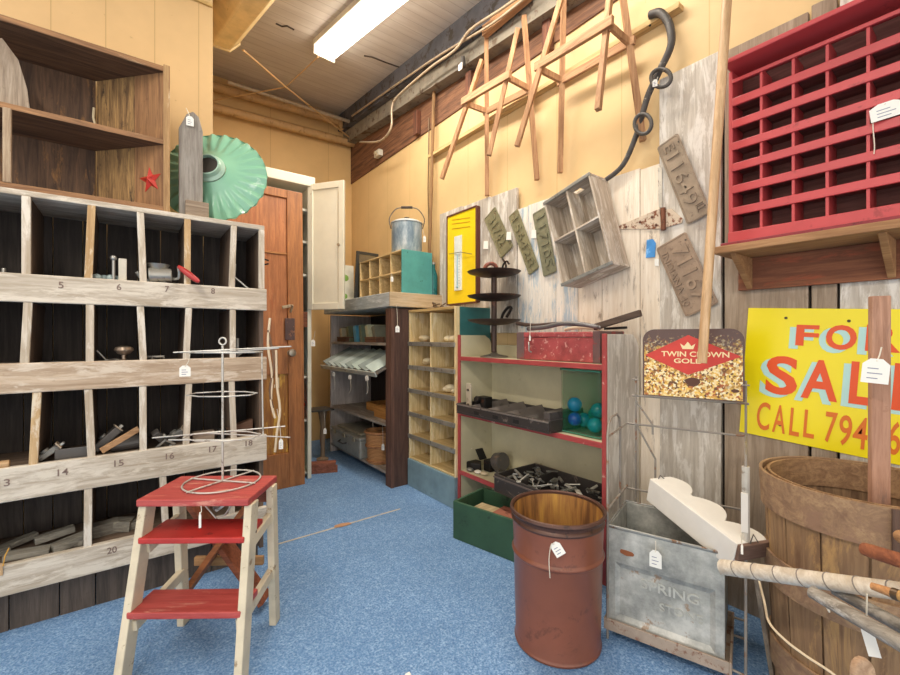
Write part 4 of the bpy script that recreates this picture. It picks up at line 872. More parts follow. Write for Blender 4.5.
for i, (u, v, lb) in enumerate(((486, 245, 'white tag on the leftmost olive plate'), (509, 236, 'white tag between the leftmost and middle olive plates'), (534, 234, 'white tag on the grey green plate'))):
    wall_card('price_tag', lb, 'tag', [(u - 2, v - 4), (u + 2, v - 4), (u + 2.5, v + 4), (u - 2.5, v + 4)], 1.949, WHITEPAPER)
b = MB(); pp = [P(u, v, X=1.962) for u, v in ((434, 250), (440, 246), (447, 253), (444, 292), (436, 294))]
plate('dark worn plate half hidden left of the yellow thermometer sign', [(430, 257), (447, 248), (447, 268), (432, 274)], 1.925, paint('7b6a55', '5b4d3d', .6, .6, .2), [('27', -.5, .5, -.5, .5)]) if False else None

# thermometer sign
ya, yb = P(447.5, 260, X=1.935).y, P(477, 260, X=1.935).y
z1, z0 = 2.015, 1.35
t = thing('thermometer_sign', 'bright yellow wooden thermometer sign standing against the grey boards', 'sign', (1.945, (ya + yb) / 2, z0))
bx('board', paint('f0d014', 'c79f1c', .68, .45, 0, .05), t, 1.932, 1.945, yb, ya, z0, z1)
b = MB(); fw = .012
for a in ((yb - .006, yb + .008, z0, z1), (ya - .006, ya + .004, z0, z1), (yb, ya, z1 - .004, z1 + .008), (yb, ya, z0 - .006, z0 + .004)): b.box(1.926, 1.962, a[0], a[1], a[2], a[3])
b.build('frame_edge', wood('6d3b26', '4a2718', 'Z'), t, bevel=.002)
q0, q1 = P(455, 243, X=1.93), P(462, 290, X=1.93)
th = bx('thermometer', paint('e9efe9'), t, 1.922, 1.932, q1.y, q0.y, q1.z, P(455, 237, X=1.93).z, .002)
my = (q0.y + q1.y) / 2; MB().cyl((1.919, my, q1.z + .03), (1.919, my, q1.z + .26), .004).ball((1.919, my, q1.z + .025), .009, 10).build('tube', paint('9fc4cf', rough=.15), th, smooth=True)
b = MB()
for k in range(12): b.box(1.9208, 1.9222, my - .024, my - .012, q1.z + .03 + k * .02, q1.z + .032 + k * .02)
b.build('scale_mark', INK, th)
MB().tube([P(449, 254, X=1.92), P(460, 252, X=1.915), P(472, 254, X=1.925)], .002).build('tie_wire', DARKMETAL, t)
b = MB()
for v in (220, 224, 229): a, c = P(452, v, X=1.931), P(470, v - 2.5, X=1.931); b.bar(a, c, .001, .006)
b.build('worn_lettering', paint('c79712'), t)

# hanging four compartment crate
c0, c1, c2, c3 = [P(u, v, X=1.80) for u, v in ((544.5, 204), (588, 171), (612, 262), (562, 288))]
o = (c0 + c1 + c2 + c3) / 4; Up = ((c0 + c1) - (c2 + c3)) / 2; Wd = ((c1 + c2) - (c0 + c3)) / 2
up = Up.normalized(); wdv = Wd - up * Wd.dot(up); w2, h2 = wdv.length / 2, Up.length / 2; wdv.normalize()
M = frame(wdv, up, wdv.cross(up), o); D = .155
t = thing('bottle_crate', 'weathered grey four-compartment wooden crate hanging tilted on the wall', 'crate', M=M)
CRW = wood('cbbca8', '9c8d7c', 'Y', 'd6cdc0', .56); CRH = wood('c8b9a6', '998a7a', 'X', 'd6cdc0', .56)
MB().box(-w2, w2, -h2, h2, -D, -D + .008).build('back_panel', CRW, t, True, .002)
MB().box(-w2, -w2 + .010, -h2, h2, -D + .008, 0).build('side_panel', CRW, t, True, .002); MB().box(w2 - .010, w2, -h2, h2, -D + .008, 0).build('side_panel', CRW, t, True, .002)
GALV = paint('a3a7a6', '6f6a62', .6, .4, .7)
for s in (1, -1):
    y0, y1 = (h2 - .014, h2) if s > 0 else (-h2, -h2 + .014); b = MB(); sl = w2 * .32
    for a in ((-w2 - .002, -sl, -D, .002), (sl, w2 + .002, -D, .002), (-sl, sl, -D, -D * .62), (-sl, sl, -D * .38, .002)): b.box(a[0], a[1], y0, y1, a[2], a[3])
    e = b.build('end_board', CRH, t, True, .002)
    MB().box(-w2 - .004, w2 + .004, y0 - .001, y1 + .001, -.006, .004).build('metal_strip', GALV, e, True, .001)
MB().box(-.005, .005, -h2 + .014, h2 - .014, -D + .008, -.004).build('divider', CRW, t, True, .001)
MB().box(-w2 + .01, -.005, .004, .014, -D + .008, -.003).box(.005, w2 - .01, .004, .014, -D + .008, -.003).build('divider', CRH, t, True, .001)

# hanging wooden trestles
TR = wood('bd9168', '8f6644', 'Z', '7d5539', .64); TRR = wood('c0936a', '936a47', 'Y', '7d5539', .64)
def trestle(label, front, back, rail, loc):
    t = thing('trestle', label, 'trestle', loc, group='trestles hanging high on the right wall'); fr = []; bk = []
    for (u0, v0, u1, v1) in front:
        a, c = P(u0, v0, X=1.80), P(u1, v1, X=1.70); top = a + (a - c).normalized() * .10; fr.append((a, c))
        MB().bar(top, c, .026, .026).build('leg', TR, t, bevel=.002)
    for (u0, v0, u1, v1) in back:
        a, c = P(u0, v0, X=1.90), P(u1, v1, X=1.955); bk.append((a, c)); top = a + (a - c).normalized() * .12
        MB().bar(top, c, .028, .028).build('leg', TR, t, bevel=.002)
    a, c = P(rail[0], rail[1], X=1.755), P(rail[2], rail[3], X=1.755); d_ = (c - a).normalized() * .02
    MB().bar(a - d_, c + d_, .022, .045).build('rail', TRR, t, bevel=.002)
    def at(seg, z): s, e = seg; k = (z - s.z) / (e.z - s.z); return s + (e - s) * k
    p0, p1 = at(bk[0], a.z - .03), at(bk[1], c.z - .03); MB().bar(p0 - (p1 - p0).normalized() * .03, p1 + (p1 - p0).normalized() * .03, .018, .04).build('rail', TRR, t, bevel=.002)
    MB().bar(a + V((.012, 0, -.012)), p0, .018, .035).build('end_brace', TR, t, bevel=.002); MB().bar(c + V((.012, 0, -.012)), p1, .018, .035).build('end_brace', TR, t, bevel=.002)
    z = max(fr[0][0].z, bk[0][0].z) + .09
    q0, q1 = (at(fr[0], z) + at(bk[0], z)) / 2, (at(fr[1], z) + at(bk[1], z)) / 2
    z2 = max(q0.z, q1.z); q0.z = q1.z = z2
    dd = (q1 - q0).normalized() * .05; q0.x = q1.x = 1.862
    MB().bar(q0 - dd, q1 + dd, .045, .07).build('top_beam', TRR, t, bevel=.003)
    MB().cyl((1.884, q0.y, z2), (1.995, q0.y, z2 + .01), .007).cyl((1.884, q1.y, z2), (1.995, q1.y, z2 + .01), .007).build('hook', BLACKIRON, t)
trestle('brown four-legged trestle hanging high on wall, farther one above thermometer', [(476.6, 76, 441.8, 179), (514, 46, 489, 155.5)], [(486.5, 50, 487, 196), (525.5, 36, 537, 180)], (464, 101, 508, 75.5), (1.8, 2.3, 2.1))
trestle('brown four-legged trestle hanging high on wall, nearer one beside the hose', [(559, 6, 517, 146.5), (609, 4, 598, 110)], [(563.5, 6, 560, 173), (624, 6, 643, 141)], (538, 66, 609, 22.5), (1.8, 1.5, 2.1))
# old hose and rings
t = thing('hose', 'old grey black hose curling down the yellow wall beside the pole', 'hose', P(605, 182, X=1.95)); HM = paint('4d4844', '8d847a', .63, .55, 0, .2, 14)
pt = [(650, 15), (660, 13), (669, 24), (671, 45), (660, 70), (649, 93), (643, 112), (637, 133), (623, 165), (604, 181)]
MB().tube([P(u, v, X=1.945) for u, v in pt], [.019, .012], 10, sub=5).build('tube', HM, t, smooth=True)
MB().tube([P(650, 15, X=1.95), P(649.5, 20, X=1.96), P(650, 26, X=1.96)], .005).build('hook', BLACKIRON, t)
def ring_px(cu, cv, rx, ry, X, rot=0.): return [P(cu + rx * math.cos(a) * math.cos(rot) - ry * math.sin(a) * math.sin(rot), cv + rx * math.cos(a) * math.sin(rot) + ry * math.sin(a) * math.cos(rot), X=X) for a in [2 * math.pi * i / 24 for i in range(24)]]
odd('iron_ring', 'dark iron ring looped on the hose, lower one', 'ring', MB().tube(ring_px(643, 124, 8.5, 10, 1.905), .009, 8, True), HM, 0, smooth=True)
odd('iron_ring', 'dark iron ring looped on the hose, upper one at grey board', 'ring', MB().tube(ring_px(661, 78, 10, 9, 1.905), .009, 8, True), HM, 0, smooth=True)
price_tag('small white tag tied where the hose meets the upper ring', 655, 83, P(655, 83, X=1.885).dot(FW), 3, -6, w_=.02, h_=.03)

# ================================================================== red cubby with shelf
RX0, RX1 = 1.85, 1.965; RY1, RY0 = .665, -.05
RED = paint('c4474a', 'a03538', .64, .4, 0, .06, 7); REDD = paint('7d2a2a', '4d1b1b', .6, .6)
t = thing('red_cubby', 'bright red wooden cubby of many small square holes on right wall', 'cubby', (1.9, .32, 1.455))
RZ0, RZ1 = 1.462, 2.125
BRC = wood('8a5a50', '5f3b34', 'Y')
bx('back_panel', BRC, t, RX1 - .008, RX1, RY0, RY1, RZ0, RZ1)
bx('side_panel', RED, t, RX0, RX1 - .008, RY1 - .014, RY1, RZ0, RZ1); bx('side_panel', RED, t, RX0, RX1 - .008, RY0, RY0 + .014, RZ0, RZ1)
bx('top_board', RED, t, 1.785, RX1, RY0 - .02, RY1 - .004, RZ1, RZ1 + .018, .004)
bx('base_lip', paint('8a2530', '5d1a20', .6), t, 1.815, RX1, RY0, RY1 + .016, RZ0 - .022, RZ0, .004)
zr = [P(733, v, X=RX0).z for v in (82, 103, 125, 147, 168, 190, 212, 234)]
for i, z in enumerate(zr):
    hh = .014 if i == 0 else .03
    if i == 7: bx('rail', RED, t, RX0 - .008, RX0 + .006, RY0 + .001, RY1 - .001, RZ0, z + .006, .002)
    else: bx('rail', RED, t, RX0 - .006, RX0 + .006, RY0 + .014, RY1 - .014, z - hh / 2, z + hh / 2, .002)
    if 0 < i: bx('shelf', BRC, t, RX0 + .006, RX1 - .008, RY0 + .014, RY1 - .014, z + .0, z + .008, 0)
yc = [P(u, 200, X=RX0).y for u in (761, 793, 827, 868)]; pit = yc[2] - yc[3]; yc += [yc[3] - pit * (k + 1) for k in range(3)]
for y in yc:
    if y > RY0 + .03: bx('divider', RED, t, RX0 + .001, RX1 - .008, y - .004, y + .004, RZ0 + .01, zr[0] + .006, 0)
price_tag('large white tag hanging on front of the red cubby', 887, 110, P(887, 110, X=1.835).dot(FW), -13, 8, w_=.075, h_=.05, tilt=.12, nrm=(-1, -.25, 0), string=[P(875, 112, X=1.835), P(873, 125, X=1.838), P(874.5, 145, X=1.838), P(874, 154, X=1.838)])
t = thing('bracket_shelf', 'brown wooden wall shelf with slanted brackets under the red cubby', 'shelf', (1.9, .3, 1.28))
SHW = wood('b58a5f', '8c6340', 'Y'); 
bx('top_board', SHW, t, 1.745, 1.966, -.06, .68, 1.412, 1.4385, .003)
bx('back_board', wood('8f5a3c', '6b3d28', 'Y', '9b5236', .6), t, 1.945, 1.965, -.04, .665, 1.287, 1.412, .003)
for y in (.625, .235): MB().prism([(1.945, 1.29), (1.945, 1.411), (1.775, 1.411)], frame(V((1, 0, 0)), V((0, 0, 1)), V((0, -1, 0)), V((0, y + .01, 0))), .02).build('bracket', SHW, t, bevel=.002)

# for sale sign
X = 1.962
c0, c1, c2, c3 = [P(u, v, X=X) for u, v in ((746, 308), (900, 307.5), (900, 467), (741.5, 432))]
xd = ((c1 - c0) + (c2 - c3)); xd.x = 0; xd.normalize(); yd = V((-1, 0, 0)).cross(xd)
M = frame(xd, yd, V((-1, 0, 0)), (c0 + c3) / 2); Mi = M.inverted()
hs = ((c0 - c3).length) / 2
t = thing('for_sale_sign', 'bright yellow FOR SALE sign with orange letters below the red cubby', 'sign', M=M)
MB().box(0, .80, -hs, hs, -.004, .0).build('panel', paint('f2df12', 'd9bd14', .72, .3, 0, .02, 4), t, True, .001)
ORG = plain('e2531a', .4); PALE = plain('b5dcd6', .45); OR2 = plain('d9701d', .45)
def sign_rect(u0, u1, v0, v1):
    um, vm = (u0 + u1) / 2, (v0 + v1) / 2; f = lambda u, v: Mi @ P(u, v, X=X)
    return (f(u0, vm).x, f(u1, vm).x, f(um, v1).y, f(um, v0).y)
def letters(s, u0, u1, v0, v1, mat, bold, sh=True):
    r = sign_rect(u0, u1, v0, v1)
    if sh:
        text(s, 'letter_shadow', PALE, Mx.Translation((-.016, -.010, .0003)), (r[0] - .003, r[1] + .001, r[2] - .003, r[3] + .001), t, True, .0006, bold + .008)
    text(s, 'letter', mat, Mx.Translation((0, 0, .0012)), r, t, True, .0008, bold)
letters('F', 796, 819, 325, 346, ORG, .028); letters('O', 826, 857, 325, 350, ORG, .028); letters('R', 866, 902, 325, 352, ORG, .028)
letters('S', 766, 798, 356, 395, ORG, .025); letters('A', 802, 839, 360, 400, ORG, .025); letters('L', 850, 875, 362, 405, ORG, .025); letters('E', 893, 925, 364, 412, ORG, .025)
for ch, u0, u1, v0, v1 in (('C', 757, 770, 402, 430), ('A', 773, 786, 405, 433), ('L', 790, 800, 408, 436), ('L', 804, 815, 410, 438), ('7', 825, 837, 412, 443), ('9', 839, 852, 415, 446), ('4', 853, 868, 417, 449), ('-', 876, 884, 437, 440), ('6', 888, 901, 421, 455)): letters(ch, u0, u1, v0, v1, OR2, .011, False)
b = MB()
for u, v in ((786, 318), (849, 321), (780, 425)): q = Mi @ P(u, v, X=X); b.cyl((q.x, q.y, -.001), (q.x, q.y, .0018), .005, n=10)
b.build('nail_hole', plain('4b3a10'), t, True)

# ================================================================== red edged bookcase
t = thing('bookcase', 'low cream bookcase with red painted front edges against the plank door', 'bookcase', (1.85, 1.6, 0)); bk_ = t
KX0, KX1, KY0, KY1 = 1.68, 1.958, 1.085, 2.148
CRC = paint('ccc2a0', 'a89b78', .68, .6, 0, .08, 5); EDG = paint('ad4644', 'cfa798', .66, .5, 0, .12, 10); RAW = wood('d2cac0', 'b3aa9e', 'Z', 'e0dad1', .55)
for y0, y1, m_ in ((KY0, KY0 + .02, RAW), (KY1 - .02, KY1, CRC)):
    e = MB().prism([(KX0 + .012, 0.0), (KX1, 0), (KX1, 1.05), (KX1 - .02, 1.09), (KX1 - .06, 1.115), (KX0 + .012, 1.115)], frame(V((1, 0, 0)), V((0, 0, 1)), V((0, -1, 0)), V((0, y1, 0))), y1 - y0).build('side_panel', m_, t, bevel=.002)
    bx('front_edge', EDG, e, KX0, KX0 + .012, y0 - .001, y1 + .001, 0, 1.117, .002)
bx('back_panel', CRC, t, KX1, KX1 + .005, KY0, KY1, .02, 1.05)
for z in (.978, .628, .252):
    e = bx('shelf', CRC, t, KX0 + .012, KX1, KY0 + .02, KY1 - .02, z - .022, z); bx('front_edge', EDG, e, KX0 - .001, KX0 + .012, KY0 + .02, KY1 - .02, z - .024, z + .001, .002)
# tiered stand
c_ = V((1.80, P(494, 337, X=1.80).y, .979)); t = thing('tiered_stand', 'dark rusty three-tier metal stand on top of the bookcase', 'stand', c_)
IR = paint('4a3a33', '6d4836', .6, .5, .5); tt = c_.dot(FW)
pz = [CAM_H + (337.5 - v) / FPX * tt for v in (321, 297, 273)]
MB().lathe([(0, 0), (.085, 0), (.085, .006), (.03, .018), (.012, .03), (0, .03)], Mx.Translation(c_), 30).build('base', paint('8d8578', '5f5348', .6, .5, .5), t, smooth=True)
MB().cyl(c_ + V((0, 0, .03)), V((c_.x, c_.y, pz[2])), .017, n=16).build('column', IR, t, smooth=True)
for z in pz: MB().lathe([(.018, -.028), (.09, -.02), (.155, -.002), (.166, .008), (.160, .009), (.09, -.010), (.018, -.018)], Mx.Translation((c_.x, c_.y, z)), 36).build('plate', IR, t, smooth=True)
zt = pz[2] - .008
odd('tape_ring', 'brown ring standing on the top plate of tiered stand', 'ring', MB().ring((c_.x, c_.y + .03, zt + .035), .036, .013, FW), paint('8a4630', '5d2f20', .6), 0, smooth=True)
odd('iron_hook', 'dark curled iron hook on the top plate of tiered stand', 'hook', MB().tube([(c_.x + .02, c_.y - .05, zt), (c_.x + .02, c_.y - .06, zt + .05), (c_.x + .02, c_.y - .09, zt + .07), (c_.x + .02, c_.y - .11, zt + .05)], .006, sub=4).tube([(c_.x + .02, c_.y - .07, zt), (c_.x + .02, c_.y - .085, zt + .045), (c_.x + .02, c_.y - .055, zt + .09)], .006, sub=4), BLACKIRON, 0, smooth=True)
z = pz[0] - .008
odd('iron_bracket', 'black curved iron bracket on the lowest plate of tiered stand', 'bracket', MB().tube([(c_.x + .02, c_.y - .04, z), (c_.x + .02, c_.y - .06, z + .05), (c_.x + .02, c_.y - .10, z + .085), (c_.x + .02, c_.y - .13, z + .08), (c_.x + .02, c_.y - .09, z + .03)], .009, sub=4), BLACKIRON, 0, smooth=True)
odd('scrap', 'small dark scrap on the middle plate of tiered stand', 'scrap', MB().box(c_.x - .02, c_.x + .03, c_.y - .09, c_.y - .03, pz[1] - .011, pz[1] + .012), BLACKIRON, .003)
# red box and tongs
ya, yb = P(517, 345, X=1.73).y, P(599, 345, X=1.73).y
t = thing('red_tin_box', 'worn red painted box with dark ends on top shelf of bookcase', 'box', (1.83, (ya + yb) / 2, .979))
bx('body', paint('a84b4c', 'c98f86', .6, .45, 0, .2, 16), t, 1.735, 1.93, yb, ya, .980, 1.10, .006)
bx('lid', paint('ab4d4e', 'c98f86', .6, .45, 0, .2, 16), t, 1.732, 1.933, yb - .002, ya + .002, 1.101, 1.128, .006)
bx('end_strap', paint('6b5553', '8f3a3a', .6), t, 1.730, 1.934, ya - .05, ya + .004, .981, 1.13, .003); bx('end_strap', paint('6b4e4c', '8f3a3a', .6), t, 1.730, 1.934, yb - .004, yb + .035, .981, 1.13, .003)
MB().tube([(1.728, ya - .09, 1.075), (1.718, ya - .10, 1.06), (1.718, ya - .10, 1.03), (1.728, ya - .11, 1.02)], .004).build('clasp', STEEL, t)
price_tag('thin white string tag hanging over the front of the red box', 530, 338, P(530, 338, X=1.722).dot(FW), 0, -24, w_=.01, h_=.03, nrm=(-1, -.2, 0), lines=False)
t = thing('fire_tongs', 'long dark iron tongs lying across the top of red box', 'tongs', (1.80, 1.5, 1.14))
zq = 1.137; TG = paint('5d4d47', '8a7a70', .62, .45, .5)
yL = lambda u: P(u, 330, X=1.80).y
MB().tube([(1.80, yL(517), zq + .045), (1.80, yL(535), zq + .03), (1.79, yL(560), zq + .035), (1.80, yL(585), zq + .025), (1.80, yL(600), zq + .012)], [.012, .010], 10, sub=4).build('arm', TG, t, smooth=True)
MB().tube([(1.76, yL(533), zq + .012), (1.76, yL(550), zq + .018), (1.765, yL(566), zq + .034), (1.775, yL(582), zq + .03), (1.80, yL(601), zq + .01)], [.013, .011], 10, sub=4).build('arm', paint('7d7a7a', '4d4644', .6, .4, .6), t, smooth=True)
MB().bar((1.80, yL(594), zq + .012), (1.82, P(641, 315, X=1.82).y, P(638, 313, X=1.82).z), .022, .03).build('handle', wood('5d4a3d', '3d2f26', 'Y'), t, bevel=.004)
MB().bar((1.86, yL(597), zq + .006), (1.88, P(627, 315, X=1.88).y, zq + .01), .014, .012).build('spur', BLACKIRON, t, bevel=.002)
odd('horn', 'cream curved horn piece lying behind the iron tongs', 'horn', MB().tube([(1.90, yL(553), 1.142), (1.90, yL(560), 1.150), (1.90, yL(575), 1.152), (1.90, yL(588), 1.142)], [.008, .011], 10, sub=3), plain('ddcdb2', .5), 0, smooth=True)
# shelf two: tray, jar
zS = .629
ya = P(456, 410, X=1.62).y; yb = P(548, 420, X=1.62).y
t = thing('sorting_tray', 'black sorting tray with angled dividers sticking out of middle shelf', 'tray', (1.75, (ya + yb) / 2, zS))
TX0, TX1 = 1.625, 1.94; BLK = paint('3f3936', '75685f', .63, .45, .1)
yb = max(yb, 1.36)
bx('base', BLK, t, TX0, TX1, yb, ya if ya < 2.10 else 2.10, zS + .0005, zS + .012)
ya = min(ya, 2.10)
for s in ((TX0, TX0 + .012, yb, ya), (TX1 - .012, TX1, yb, ya), (TX0 + .012, TX1 - .012, yb, yb + .012), (TX0 + .012, TX1 - .012, ya - .012, ya)): bx('side', BLK, t, s[0], s[1], s[2], s[3], zS + .012, zS + .064)
bx('rim_bead', paint('8a817a', '4a4340', .6, .4, .4), t, TX0 - .005, TX0 + .002, yb, ya, zS + .052, zS + .060, .001)
for k in range(1, 5):
    y = yb + (ya - yb) * k / 5; MB().bar((TX0 + .012, y, zS + .040), (TX1 - .012, y, zS + .055), .008, .055, (0, .7, 1)).build('divider', paint('6f6660', '4a433f'), t)
bx('scoop', paint('514a47', '2d2927'), t, TX0 + .02, TX1 - .02, yb + .012, yb + .05, zS + .04, zS + .10)
for k in range(3): y = yb + (ya - yb) * (.3 + .22 * k); bx('label_holder', plain('1d1b1a'), t, TX0 - .002, TX0, y - .02, y + .02, zS + .018, zS + .038, 0)
q = P(470, 395, X=1.70); t = thing('metal_latch', 'pale perforated metal latch standing in the left end of black tray', 'hardware', (q.x, ya - .06, zS + .0125))
y = ya - .05; MB().box(1.655, 1.665, y - .05, y - .005, zS + .0125, zS + .19).box(1.665, 1.70, y - .012, y - .005, zS + .0125, zS + .17).build('plate', paint('cbbda4', '6d5a48', .58, .5, .3), t, bevel=.002)
MB().cyl((1.655, y - .028, zS + .15), (1.648, y - .028, zS + .15), .008).cyl((1.655, y - .028, zS + .06), (1.648, y - .028, zS + .06), .008).build('rivet', plain('4b3d33'), t)
q = ya - .13; odd('iron_lock', 'dark iron lock leaning beside the pale latch in tray', 'lock', MB().box(1.70, 1.76, q - .05, q + .03, zS + .0125, zS + .11).cyl((1.70, q, zS + .09), (1.67, q, zS + .10), .02), BLACKIRON, .004)
jy0, jy1 = P(602, 400, X=1.735).y, P(561, 400, X=1.735).y
jx0, jx1 = 1.725, 1.725 + .165; jy0 = max(jy0, KY0 + .03)
t = thing('glass_jar', 'square green glass jar of blue balls on the middle shelf', 'jar', ((jx0 + jx1) / 2, (jy0 + jy1) / 2, zS))
GLS = glassy('1f6a48', .17); r_ = lambda k: rrect(jx0 + k, jx1 - k, jy0 + k, jy1 - k, .018 - k * .5, 4)
JT = P(580, 370, X=1.74).z
b = MB(); I = Mx.Translation((0, 0, zS + .001)); h = JT - zS
def loops(b, ls):
    vs = []; n = len(ls[0][0])
    for pts, z in ls: vs += [V((x, y, z)) for x, y in pts]
    fs = [(j * n + i, j * n + (i + 1) % n, (j + 1) * n + (i + 1) % n, (j + 1) * n + i) for j in range(len(ls) - 1) for i in range(n)]
    fs += [tuple(range(n))[::-1], tuple(range((len(ls) - 1) * n, len(ls) * n))]; b.add(vs, fs)
loops(b, [(r_(0), zS + .001), (r_(0), JT - .012), (r_(-.004), JT - .01), (r_(-.004), JT), (r_(.006), JT), (r_(.006), zS + .014)])
b.build('body', GLS, t, smooth=True)
GE2 = paint('4f8a70', '3a6b56', .66, .15)
b = MB(); b.tube([V((x, y, JT)) for x, y in r_(-.002)], .005, 6, True); b.build('rim', GE2, t, smooth=True)
b = MB(); b.tube([V((x, y, zS + .006)) for x, y in r_(.004)], .005, 6, True); b.build('foot_rim', GE2, t, smooth=True)
jc = V(((jx0 + jx1) / 2, (jy0 + jy1) / 2, 0)); rr = .0335
bl = [(575, 405, 1.775, '0f7fb8'), (577, 417.5, 1.772, '0c3fae'), (590, 426, 1.775, '0798a6'), (594, 407, 1.80, '06848e'), (590, 405, 1.86, '067a6a'), (579, 428, 1.84, '0787a0')]
lbs = ['sky blue glass ball resting highest left in the square jar', 'deep blue glass ball below the sky blue one in jar', 'teal glass ball lowest right at front of the square jar', 'large teal glass ball at right in the square jar', 'green teal glass ball at the back of square jar', 'turquoise glass ball on the jar floor behind the deep blue one']
pos = [V((1.785, jy1 - .045, zS + .135)), V((1.782, jy1 - .048, zS + .062)), V((1.780, jy0 + .068, zS + .051)), V((1.80, jy0 + .062, zS + .121)), V((1.855, jc.y, zS + .09)), V((1.855, jy1 - .05, zS + .05))]
for i, (p, q) in enumerate(zip(bl, pos)): odd('glass_ball', lbs[i], 'ball', MB().ball(q, .036 if i != 1 else .034, 24), plain(p[3], .18), 0, 'balls in the square glass jar', True)
# shelf three: junk and drawer
zT = .253
t = thing('junk_tray', 'dark metal drawer full of keys and scraps on lowest shelf', 'drawer', (1.70, 1.5, zT))
ja, jb = P(494, 478, X=1.60).y, 1.13
bx('base', BLK, t, 1.60, 1.93, jb, ja, zT + .0005, zT + .01)
for s in ((1.60, 1.612, jb, ja), (1.918, 1.93, jb, ja), (1.612, 1.918, jb, jb + .012), (1.612, 1.918, ja - .012, ja), (1.612, 1.918, ja - .18, ja - .172)): bx('side', BLK, t, s[0], s[1], s[2], s[3], zT + .01, zT + .10)
bx('rim_bead', paint('70655f', '3d3633', .6, .4, .4), t, 1.594, 1.602, jb, ja, zT + .08, zT + .088, .001)
random.seed(5)
KM = [STEEL, TIN, GREYM, plain('b8b4aa', .4), paint('d8d3c6', '8a8072', .6, .4, .3), paint('8a5f42', '5d3d2a', .6, .5, .3)]
for i in range(64):
    x, y = rnd(1.63, 1.90), rnd(jb + .03, ja - .03); z = zT + .03 + rnd(0, .075); a = rnd(0, 3.14); l_ = rnd(.035, .085); e_ = rnd(-.4, .7)
    d_ = V((math.cos(a), math.sin(a), e_)).normalized() * l_ / 2; p = V((x, y, z + abs(d_.z))); b = MB()
    p.y = min(max(p.y, jb + .05), ja - .05); p.x = min(max(p.x, 1.65), 1.88)
    k = i % 4
    if k == 0: b.bar(p - d_, p + d_, .012, .006)
    elif k == 1: b.tube([p - d_, p + d_], .0035, 6).ring(p + d_ * 1.25, .01, .003, n=12, k=5); 
    elif k == 2: b.cyl(p - d_, p + d_, .007, n=10)
    else: b.bar(p - d_, p + d_, .022, .004)
    odd(['steel_strip', 'key', 'bolt', 'hinge_leaf'][k], ['small metal strip in the junk drawer on lowest shelf', 'small old key in the junk drawer on lowest shelf', 'small metal bolt in the junk drawer on lowest shelf', 'small flat hinge leaf in the junk drawer on lowest shelf'][k], 'hardware', b, KM[(i * 5 + k) % 6], 0, ['metal strips', 'old keys', 'bolts', 'hinge leaves'][k] + ' in the junk drawer')
q = 1.62; 
def perp(u, x): return P(u, 337, X=x).y
y = perp(473, 1.78); t = thing('flat_iron', 'dark cast iron with pale handle at left of lowest shelf', 'iron', (1.78, y, zT)); MB().prism([(-.07, -.04), (.03, -.045), (.08, 0), (.03, .045), (-.07, .04)], frame(V((0, -1, 0)), V((1, 0, 0)), V((0, 0, 1)), V((1.78, y, zT + .001))), .045).build('body', BLACKIRON, t, bevel=.006)
MB().tube([(1.78, y + .05, zT + .045), (1.78, y + .045, zT + .09), (1.78, y + .02, zT + .13)], .011).build('handle', plain('d9cdb2', .6), t, smooth=True)
y = perp(489, 1.82); odd('iron_box', 'black hinged iron box open on the lowest shelf', 'box', MB().box(1.80, 1.86, y - .03, y + .03, zT + .001, zT + .07).bar((1.80, y + .032, zT + .07), (1.80, y + .075, zT + .13), .06, .008), BLACKIRON, .003)
y = perp(500, 1.86); odd('iron_roll', 'dark rounded iron piece beside the open iron box', 'hardware', MB().cyl((1.86, y + .03, zT + .06), (1.86, y - .03, zT + .075), .055, n=20).box(1.83, 1.89, y - .02, y + .02, zT + .001, zT + .03), DARKMETAL, .003)
y = perp(463, 1.74); odd('glass_insulator', 'small clear glass knob at left edge of the lowest shelf', 'knob', MB().ball((1.74, y, zT + .026), .025, 14), plain('c9cec4', .15), 0, smooth=True)
for i, (u, x) in enumerate(((478, 1.73), (484, 1.74), (470, 1.72))): y = perp(u, x); odd('chip', ['white ceramic chip in front of the flat iron', 'pale ceramic chip right of the flat iron', 'grey stone chip in front left of flat iron'][i], 'chip', MB().ball((x, y, zT + .012), .022, 10, 1, 1.2, .5), [plain('dcd6c8'), plain('c9b89a'), GREYM][i], 0, smooth=True)
# green wooden box under the bookcase
o_ = P(453, 538, Z=0); e_ = P(513, 562, Z=0); dd = (e_ - o_).normalized(); nn = V((-dd.y, dd.x, 0))
M = frame(dd, nn, V((0, 0, 1)), o_)
t = thing('green_box', 'dark green open wooden box on carpet under the bookcase', 'box', M=M); GRN = paint('35573e', '22382a', .64, .6, 0, .12, 6)
Lb, Wb, Hb = .58, .28, .205
MB().box(.015, Lb - .015, .015, Wb - .015, .001, .014).build('base', GRN, t, True)
for a in ((0, Lb, 0, .015), (0, Lb, Wb - .015, Wb), (0, .015, .015, Wb - .015), (Lb - .015, Lb, .015, Wb - .015)): MB().box(a[0], a[1], a[2], a[3], 0, Hb).build('side', GRN, t, True, .003)
odd('brick', 'reddish brown slab lying inside the green box', 'slab', MB().box(.20, .50, .03, .2, .0145, .17, M), paint('9b5f4a', '6d3d2e', .6, .8), .006)
odd('wooden_board', 'pale wooden slat across the left of the green box', 'slat', MB().bar(M @ V((.06, .03, .215 - .0055)), M @ V((.20, .245, .2095)), .03, .008) if False else MB().box(.05, .18, .03, .20, .0145, .15, M), wood('c9b58d', '94805c', 'X'), .003)

